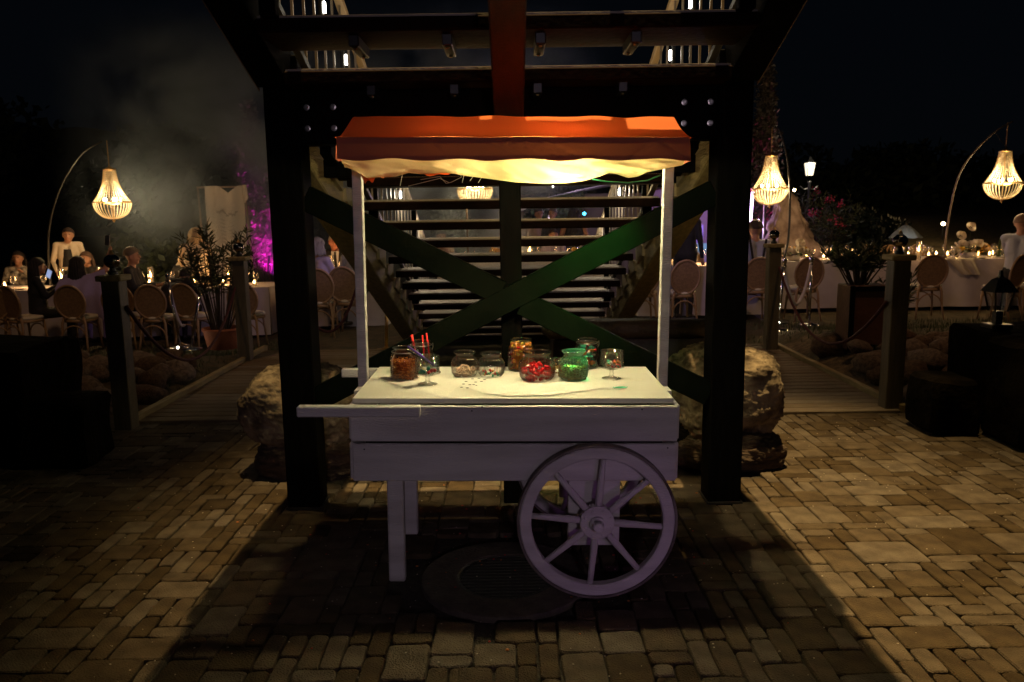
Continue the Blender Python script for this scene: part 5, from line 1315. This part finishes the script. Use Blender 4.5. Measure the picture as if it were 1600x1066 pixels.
# thins out towards the box edges
sp = N(t, 'ShaderNodeSeparateXYZ'); t.links.new(tc.outputs['Generated'], sp.inputs[0]); last = rp.outputs[0]
for ax, w_ in (('X', .22), ('Y', .3), ('Z', .35)):
    m1 = N(t, 'ShaderNodeMath', operation='SUBTRACT'); m1.inputs[0].default_value = 1; t.links.new(sp.outputs[ax], m1.inputs[1])
    mn = N(t, 'ShaderNodeMath', operation='MINIMUM'); t.links.new(sp.outputs[ax], mn.inputs[0]); t.links.new(m1.outputs[0], mn.inputs[1])
    r2 = N(t, 'ShaderNodeMapRange'); r2.inputs['From Max'].default_value = w_; r2.interpolation_type = 'SMOOTHSTEP'; t.links.new(mn.outputs[0], r2.inputs[0])
    mu = N(t, 'ShaderNodeMath', operation='MULTIPLY'); t.links.new(last, mu.inputs[0]); t.links.new(r2.outputs[0], mu.inputs[1]); last = mu.outputs[0]
t.links.new(last, pv.inputs['Density']); t.links.new(pv.outputs[0], out.inputs['Volume'])
o = me.build('smoke', SMK); o['kind'] = 'stuff'; tag(o, 'drifting grey smoke lit by the left chandelier', 'smoke')
# ================================================================== PEOPLE
random.seed(51)
SKIN = mat('warm skin', (.46, .24, .15), .55); SKIN2 = mat('tanned skin', (.36, .17, .10), .55)
def capsule(q, a, ra, b, rb, n=10):
    a = Vector(a); b = Vector(b); d = b-a; Ln = d.length or 1e-4; t = d/Ln
    pts, rs = [], []
    for k in range(4): th = PI/2*(1-k/4); pts.append(a-t*ra*math.sin(th)); rs.append(max(.002, ra*math.cos(th)))
    for k in range(5): pts.append(a+d*k/4*1.0); rs.append(ra+(rb-ra)*k/4)
    for k in range(1, 5): th = PI/2*k/4; pts.append(b+t*rb*math.sin(th)); rs.append(max(.002, rb*math.cos(th)))
    q.tube(pts, rs, n)
def person(label, loc, rz, pose, top_c, bot_c, skin=SKIN, hair=('short', (.05, .03, .02)), hpos=None, J=None, extra=None, dress=False, vox=.013, scale=1.0, sleeves=True, name='person'):
    """local frame: the person looks along -y"""
    D = dict(pel=(0, 0, .95), che=(0, 0, 1.22), nec=(0, .01, 1.46), hea=(0, -.02, 1.60), shL=(.175, .01, 1.40), shR=(-.175, .01, 1.40), elL=(.23, .02, 1.13), elR=(-.23, .02, 1.13), wrL=(.24, -.05, .90), wrR=(-.24, -.05, .90),
             hiL=(.09, 0, .92), hiR=(-.09, 0, .92), knL=(.10, -.02, .50), knR=(-.10, -.02, .50), anL=(.10, .02, .09), anR=(-.10, .02, .09))
    if pose == 'sit':
        for k in D:
            if k[:2] not in ('kn', 'an'): D[k] = (D[k][0], D[k][1], D[k][2]-.41)
        D.update(knL=(.13, -.42, .50), knR=(-.13, -.42, .50), anL=(.12, -.38, .09), anR=(-.12, -.38, .09), elL=(.24, -.08, .76), elR=(-.24, -.08, .76), wrL=(.16, -.33, .78), wrR=(-.16, -.33, .78))
    if J: D.update(J)
    V = {k: Vector(v) for k, v in D.items()}
    prim = []
    def add(a, ra, b, rb, reg): prim.append((Vector(a), ra, Vector(b), rb, reg))
    TOP, BOT, SK, SH = 1, 2, 0, 3
    up = (V['nec']-V['pel']).normalized()
    side = (V['shL']-V['shR']).normalized()
    add(V['hea']+Vector((0, .012, .02)), .088, V['hea']+Vector((0, .0, -.045)), .070, SK); add(V['hea']+Vector((0, -.03, -.07)), .045, V['hea']+Vector((0, -.045, -.085)), .035, SK)
    fw = Vector((0, -1, 0))
    add(V['hea']+Vector((0, -.075, .012)), .012, V['hea']+Vector((0, -.100, -.020)), .016, SK)
    for s in (-1, 1): add(V['hea']+Vector((s*.080, .01, .0)), .016, V['hea']+Vector((s*.082, .015, -.03)), .012, SK)
    add(V['hea']+Vector((-.03, -.078, -.055)), .010, V['hea']+Vector((.03, -.078, -.055)), .010, SK)
    add(V['nec']-up*.02, .055, V['hea']-Vector((0, 0, .05)), .050, SK)
    for s in (-1, 1):
        add(V['che']+side*s*.07, .115, V['nec']-up*.10+side*s*.08, .085, TOP); add(V['pel']+side*s*.05, .125, V['che']+side*s*.05, .108, TOP)
    add(V['shL'], .062, V['shR'], .062, TOP)
    add(V['pel']+side*.06, .125, V['pel']-side*.06, .125, BOT)
    for s, sd in ((1, 'L'), (-1, 'R')):
        sh, el, wr_ = V['sh'+sd], V['el'+sd], V['wr'+sd]; rg = TOP if sleeves else SK
        add(sh, .056, el, .043, rg); add(el, .041, wr_-(wr_-el).normalized()*.01, .030, rg)
        hd = (wr_-el).normalized(); add(wr_, .024, wr_+hd*.075, .027, SK); pv_ = hd.cross(Vector((0, 0, 1)));
        if pv_.length < .1: pv_ = Vector((1, 0, 0))
        pv_.normalize()
        for k, ln in enumerate((.055, .065, .060, .045)):
            b0 = wr_+hd*.080+pv_*(k-1.5)*.018; add(b0, .0085, b0+hd*ln*.6+Vector((0, 0, -.006)), .0078, SK)
        add(wr_+hd*.02-pv_*.025, .010, wr_+hd*.055-pv_*.048, .008, SK)
        hi, kn, an = V['hi'+sd], V['kn'+sd], V['an'+sd]
        rb = BOT
        add(hi, .088, kn, .058, rb); add(kn, .055, an, .038, rb if not dress else SK)
        add(an+Vector((0, .02, -.05)), .036, an+Vector((0, -.13, -.06)), .030, SH)
    if dress:
        kc = (V['knL']+V['knR'])/2; add(V['pel'], .14, kc, .13, BOT); add(kc, .13, (V['anL']+V['anR'])/2+Vector((0, 0, .15)), .14, BOT)
    if extra: prim += extra(V)
    q = MB()
    for (a, ra, b, rb_, reg) in prim: capsule(q, a, ra, b, rb_)
    me = q.mesh('body', SKIN); tmp = bpy.data.objects.new('tmp', me); COL.objects.link(tmp)
    md = tmp.modifiers.new('r', 'REMESH'); md.mode = 'VOXEL'; md.voxel_size = vox
    sm_ = tmp.modifiers.new('s', 'SMOOTH'); sm_.factor = .5; sm_.iterations = 2
    dg = bpy.context.evaluated_depsgraph_get(); m2 = bpy.data.meshes.new_from_object(tmp.evaluated_get(dg)); bpy.data.objects.remove(tmp)
    n = len(m2.polygons); cen = np.empty(n*3, dtype=np.float32); m2.polygons.foreach_get('center', cen); cen = cen.reshape(-1, 3)
    best = np.full(n, 1e9); idx = np.zeros(n, dtype=np.int32)
    for (a, ra, b, rb_, reg) in prim:
        A_ = np.array(a); B_ = np.array(b); d = B_-A_; L2 = max(1e-8, d.dot(d)); tt = np.clip(((cen-A_)@d)/L2, 0, 1)
        dist = np.linalg.norm(cen-(A_+tt[:, None]*d), axis=1)-(ra+(rb_-ra)*tt); mk = dist < best; best[mk] = dist[mk]; idx[mk] = reg
    m2.materials.clear()
    for mm in (skin, top_c, bot_c, mat('black shoe', (.015, .012, .01), .4)): m2.materials.append(mm)
    if max(idx) > 3: m2.materials.append(EXTRA)
    m2.polygons.foreach_set('material_index', idx); m2.polygons.foreach_set('use_smooth', [True]*n); m2.update()
    o = thing(name, label, 'person', loc, rz); o.scale = (scale,)*3
    link('body', m2, o)
    hc = V['hea']; kind, hcol = hair; HM = mat('hair %0.2f %0.2f %0.2f' % hcol, hcol, .55, col2=tuple(c*.6 for c in hcol), nscale=20, stretch=(6, 6, 1), bump=.5, bscale=90)
    q = MB()
    def cap(u, v):
        th = v*(1.75 if kind != 'bald' else 1.4); a = u*2*PI; front = max(0, -math.sin(a)); th *= (1-.28*front); f = 1+.05*noise.noise(Vector((math.cos(a)*4, math.sin(a)*4, v*6)))
        return hc+Vector((.101*math.sin(th)*math.cos(a)*f, .106*math.sin(th)*math.sin(a)*f+.016, .108*math.cos(th)*f+.022))
    q.sheet(cap, 26, 10)
    if kind in ('long', 'wavy', 'bob'):
        Ln = {'long': .42, 'wavy': .55, 'bob': .16}[kind]
        for k in range(46):
            a = random.uniform(.02, PI-.02) if kind != 'wavy' else random.uniform(-.3, PI+.3); p = hc+Vector((.092*math.cos(a), .095*math.sin(a)+.02, random.uniform(-.01, .08))); pts = [p]
            for j in range(1, 7):
                t = j/6; pts.append(hc+Vector(((.10+.05*t)*math.cos(a)+(.02*math.sin(j*1.9+k) if kind == 'wavy' else .004*math.sin(j+k)), (.10+.03*t)*math.sin(a)+.02, .03-Ln*t*random.uniform(.93, 1.03))))
            q.tube(pts, [.012, .018, .019, .018, .016, .012, .004], 5)
    if kind == 'bun': q.blob(hc+Vector((0, .10, .08)), .05, 10, 7)
    q.build('hair', HM, o, True)
    q = MB()
    for s in (-1, 1): q.blob(hc+Vector((s*.032, -.083, .012)), (.010, .006, .007), 8, 5)
    q.build('eyes', mat('dark eye', (.02, .015, .012), .2), o, True)
    q = MB(); q.tube([hc+Vector((-.022, -.088, -.058)), hc+Vector((0, -.092, -.060)), hc+Vector((.022, -.088, -.058))], .0045, 6); q.build('mouth', mat('lips', (.40, .10, .08), .5), o, True)
    return o, V
def cl(name, c, **k): return mat(name, c, .8, bump=.2, bscale=40, **k)
BLK_ = cl('black cloth', (.012, .011, .012)); NAVY = cl('dark suit cloth', (.016, .017, .022)); WSH = cl('white shirt cloth', (.62, .60, .62)); CREAM = cl('cream blazer cloth', (.60, .50, .38)); PUR = cl('lilac shawl cloth', (.36, .30, .55))
LILAC = cl('pale lilac shirt', (.48, .42, .60)); BLUE = cl('pale blue shirt', (.40, .42, .50)); BROWNT = cl('dark trousers', (.03, .025, .02)); ROSEC = cl('pale dress', (.58, .48, .36)); PATT = cl('white patterned top', (.55, .48, .38), col2=(.06, .05, .05), nscale=14)
EXTRA = BLK_
GL = -.22
def P(px, Y): return at(px, 400, Y).x
# left group
o, V = person('woman standing in an open cream blazer over a black top', (P(108, 13.9), 13.9, GL), .35, 'stand', CREAM, BLK_, hair=('bun', (.04, .02, .015)),
       J=dict(hea=(.03, -.07, 1.575), wrL=(.16, -.22, .98), elL=(.25, -.02, 1.14), wrR=(-.17, -.2, .95), elR=(-.25, -.02, 1.12)))
q = MB(); q.sheet(lambda u, v: ((u-.5)*(.11+.09*v), -.150+.045*(2*u-1)**2, 1.33-.30*v), 8, 6); q.build('black_top', BLK_, o, True)
person('seated woman with dark hair and a patterned white top at the far left', (P(28, 13.9), 13.9, GL), .25, 'sit', PATT, BLK_, hair=('long', (.02, .012, .01)), J=dict(elL=(.30, -.12, .80), wrL=(.12, -.2, .95)))
person('woman in black with long dark hair seated sideways, looking at her phone', (P(52, 11.4), 11.4, GL), PI-.9, 'sit', BLK_, BLK_, hair=('long', (.015, .01, .008)), sleeves=True, J=dict(wrL=(.08, -.36, .92), wrR=(-.06, -.36, .92), hea=(0, -.05, 1.18)))
o, V = person('woman with a lilac shawl seated with her back turned, raising a phone', (P(120, 11.5), 11.5, GL), PI, 'sit', PUR, PUR, hair=('long', (.012, .008, .006)), J=dict(elL=(-.36, -.18, 1.06) if 0 else (.24, -.08, .76), shR=(-.18, .01, 1.0), elR=(-.37, -.06, 1.12), wrR=(-.42, -.10, 1.34)), sleeves=False)
q = MB()
def shawl(u, v):   # cloth from the raised arm down past the chair
    a = Vector((.20, .10, 1.00)).lerp(Vector((-.40, .0, 1.13)), u); b = Vector((.22, .16, .72)).lerp(Vector((-.62, .12, .30)), u**1.3)
    p = a.lerp(b, v); p.y += .09*math.sin(PI*v)+.03*math.sin(u*22+v*3)*v+.03; p.z -= .03*math.sin(PI*u)*(1-v); return p
q.sheet(shawl, 50, 20); q.build('shawl', PUR, o, True)
WR = V['wrR']; hpw = o.matrix_basis @ (WR+Vector((-.01, 0, .10)))
def phone(loc, rot, label, lit=True):
    t = thing('phone', label, 'phone', loc); t.rotation_euler = rot
    q = MB(); q.box((0, 0, 0), (.072, .008, .15), ch=.003); q.build('case', STEEL, t); q = MB(); q.box((0, -.0048, 0), (.064, .001, .138)); q.build('screen', emit('phone screen', (.5, .62, 1), .6) if lit else STEEL, t)
phone(at(168, 376, 11.6), (0, .1, 0), 'phone held up by the woman in the lilac shawl', False)
phone(at(77, 428, 11.05), (.4, .6, 0), 'phone with a lit blue screen in the hand of the woman in black')
person('young woman with long brown hair seated facing the camera under the standing woman', (P(137, 13.8), 13.8, GL), -.1, 'sit', BLK_, BLK_, hair=('long', (.09, .045, .025)), J=dict(hea=(.0, -.06, 1.17)), sleeves=False)
person('grey haired man in a dark suit sitting in profile above the left bridge post', (P(205, 12.0), 12.0, GL-.0), PI/2+.15, 'sit', NAVY, NAVY, hair=('short', (.22, .17, .12)), scale=1.08)
person('guest in dark clothes hunched over the left table', (P(262, 11.6), 11.6, GL), PI-.3, 'sit', BLK_, BLK_, hair=('short', (.02, .015, .01)), J=dict(hea=(-.05, -.30, .98), nec=(-.03, -.22, .93), che=(0, -.06, .80), shL=(.16, -.17, .90), shR=(-.20, -.17, .90), elL=(.22, -.35, .72), elR=(-.25, -.33, .72), wrL=(.1, -.45, .75), wrR=(-.1, -.45, .75)))
person('person with very long wavy blond hair leaning over the table before the banner', (P(306, 13.0), 13.0, GL), PI+.35, 'stand', ROSEC, ROSEC, hair=('wavy', (.62, .46, .26)), dress=True, J=dict(hea=(-.02, -.16, 1.52), nec=(0, -.09, 1.40), shL=(.17, -.06, 1.34), shR=(-.17, -.06, 1.34), elL=(.24, -.2, 1.12), wrL=(.2, -.4, .98), elR=(-.24, -.2, 1.12), wrR=(-.2, -.4, .98), che=(0, -.02, 1.2)), scale=1.02)
person('person in a pale top bending over the left table beside the blond one', (P(268, 13.0), 13.4, GL), PI-.2, 'stand', CREAM, BLK_, hair=('short', (.02, .015, .01)), J=dict(hea=(0, -.52, 1.22), nec=(0, -.42, 1.20), che=(0, -.20, 1.10), shL=(.17, -.38, 1.18), shR=(-.17, -.38, 1.18), elL=(.2, -.5, .98), wrL=(.15, -.6, .85), elR=(-.2, -.5, .98), wrR=(-.15, -.6, .85)))
# couple left of the cart post
person('grey haired woman in a pale lilac top seated with her back to the camera', (P(497, 11.4), 11.4, -.0), PI-.5, 'sit', LILAC, BLK_, hair=('bob', (.42, .40, .38)))
o, V = person('older man in a dark jacket and tie looking down at the table', (P(524, 13.3), 13.3, -.04), .2, 'sit', NAVY, NAVY, skin=mat('flushed skin', (.55, .20, .12), .55), hair=('short', (.45, .36, .28)), J=dict(hea=(0, -.12, 1.17)), scale=1.05)
q = MB(); q.sheet(lambda u, v: ((u-.5)*.12*(1-.5*v), -.128-.01*math.cos((u-.5)*3), 1.03-.32*v), 4, 6); q.build('shirt_front', WSH, o, True)
q = MB(); q.sheet(lambda u, v: ((u-.5)*(.03+.03*v), -.140, 1.02-.32*v), 2, 5); q.build('tie', BLK_, o)
person('guest in a blue shirt half hidden by the left canopy post', (P(557, 12.0), 12.0, -.0), PI+.3, 'sit', BLUE, NAVY, hair=('short', (.06, .035, .02)))
person('red lit guest half hidden by the left black post', (P(476, 13.4), 13.4, -.05), 0, 'sit', cl('red blouse', (.45, .08, .05)), BLK_, hair=('long', (.05, .02, .01)))
# right group
o, V = person('man in a white shirt with dark braces seated with his back to the camera', (P(1179, 12.05), 12.05, 0), PI, 'sit', BLUE, NAVY, hair=('short', (.05, .03, .02)), scale=1.12)
for s in (-1, 1):
    q = MB(); q.sheet(lambda u, v: (s*(.11-.07*v)+(u-.5)*.032, .128+.018*math.sin(PI*v), 1.06-.42*v), 2, 10); q.build('suspender_strap', BLK_, o)
person('man in a pale blue shirt at the right edge, hand at his chin', (P(1592, 12.4), 12.4, 0), PI/2+.9, 'sit', BLUE, NAVY, hair=('short', (.26, .15, .08)), J=dict(wrL=(.05, -.22, 1.05), elL=(.2, -.3, .85)), scale=1.14)
person('man in a dark suit standing behind the right canopy post', (P(1070, 12.0), 12.0, 0), PI-.5, 'stand', NAVY, NAVY, hair=('short', (.03, .02, .015)), J=dict(wrL=(.2, -.25, 1.05)), scale=1.03)
person('guest with bare arms leaning in left of the right canopy post', (P(1034, 13.4), 13.4, 0), .4, 'sit', cl('orange lit top', (.5, .3, .2)), BLK_, hair=('long', (.12, .06, .03)), sleeves=False, scale=1.05)
# seen through the stairs
person('woman in a black dress with bare arms standing behind the stairs', (P(897, 16.0), 16.0, 0), PI, 'stand', BLK_, BLK_, skin=SKIN2, hair=('long', (.02, .012, .01)), sleeves=False, dress=True, J=dict(elL=(.27, .03, 1.12), elR=(-.27, .03, 1.12), wrL=(.2, -.1, .98), wrR=(-.2, -.1, .98)))
person('guest standing right of the pale round lantern, seen through the stairs', (P(842, 16.9), 16.9, 0), .3, 'stand', cl('pinkish shirt', (.40, .28, .26)), BLK_, hair=('short', (.05, .03, .02)))
person('guest in dark clothes standing in the middle behind the stairs', (P(864, 16.4), 16.4, 0), -.4, 'stand', NAVY, BLK_, hair=('short', (.12, .06, .04)))
person('guest seated at the table behind the stairs, face lit by candles', (P(865, 15.6), 15.6, 0), .1, 'sit', cl('grey lilac shirt', (.36, .30, .42)), BLK_, hair=('short', (.04, .02, .015)))
person('guest seated at the left end of the table behind the stairs', (P(690, 15.7), 15.7, 0), .2, 'sit', cl('rust blouse', (.35, .14, .09)), BLK_, hair=('long', (.05, .03, .02)))

# ------------------------------------------------------------------ labels by place for small alike things, counted from the left
ORD = ['leftmost', 'second', 'third', 'fourth', 'fifth', 'sixth', 'seventh', 'eighth', 'ninth', 'tenth', 'eleventh', 'twelfth', 'thirteenth', 'fourteenth', 'fifteenth', 'sixteenth', 'seventeenth', 'eighteenth',
       'nineteenth', 'twentieth', 'twenty-first', 'twenty-second', 'twenty-third', 'twenty-fourth', 'twenty-fifth', 'twenty-sixth', 'twenty-seventh']
byl = {}
for o in bpy.data.objects:
    if o.parent is None and 'group' in o and 'label' in o and o['category'] in ('glass', 'candle', 'plate', 'menu card'): byl.setdefault(o['label'], []).append(o)
for lab, os_ in byl.items():
    if len(os_) < 2: continue
    os_.sort(key=lambda o: o.location.x/o.location.y)
    for i, o in enumerate(os_):
        o['label'] = lab+(', '+ORD[i]+(' from the left' if i else ''))
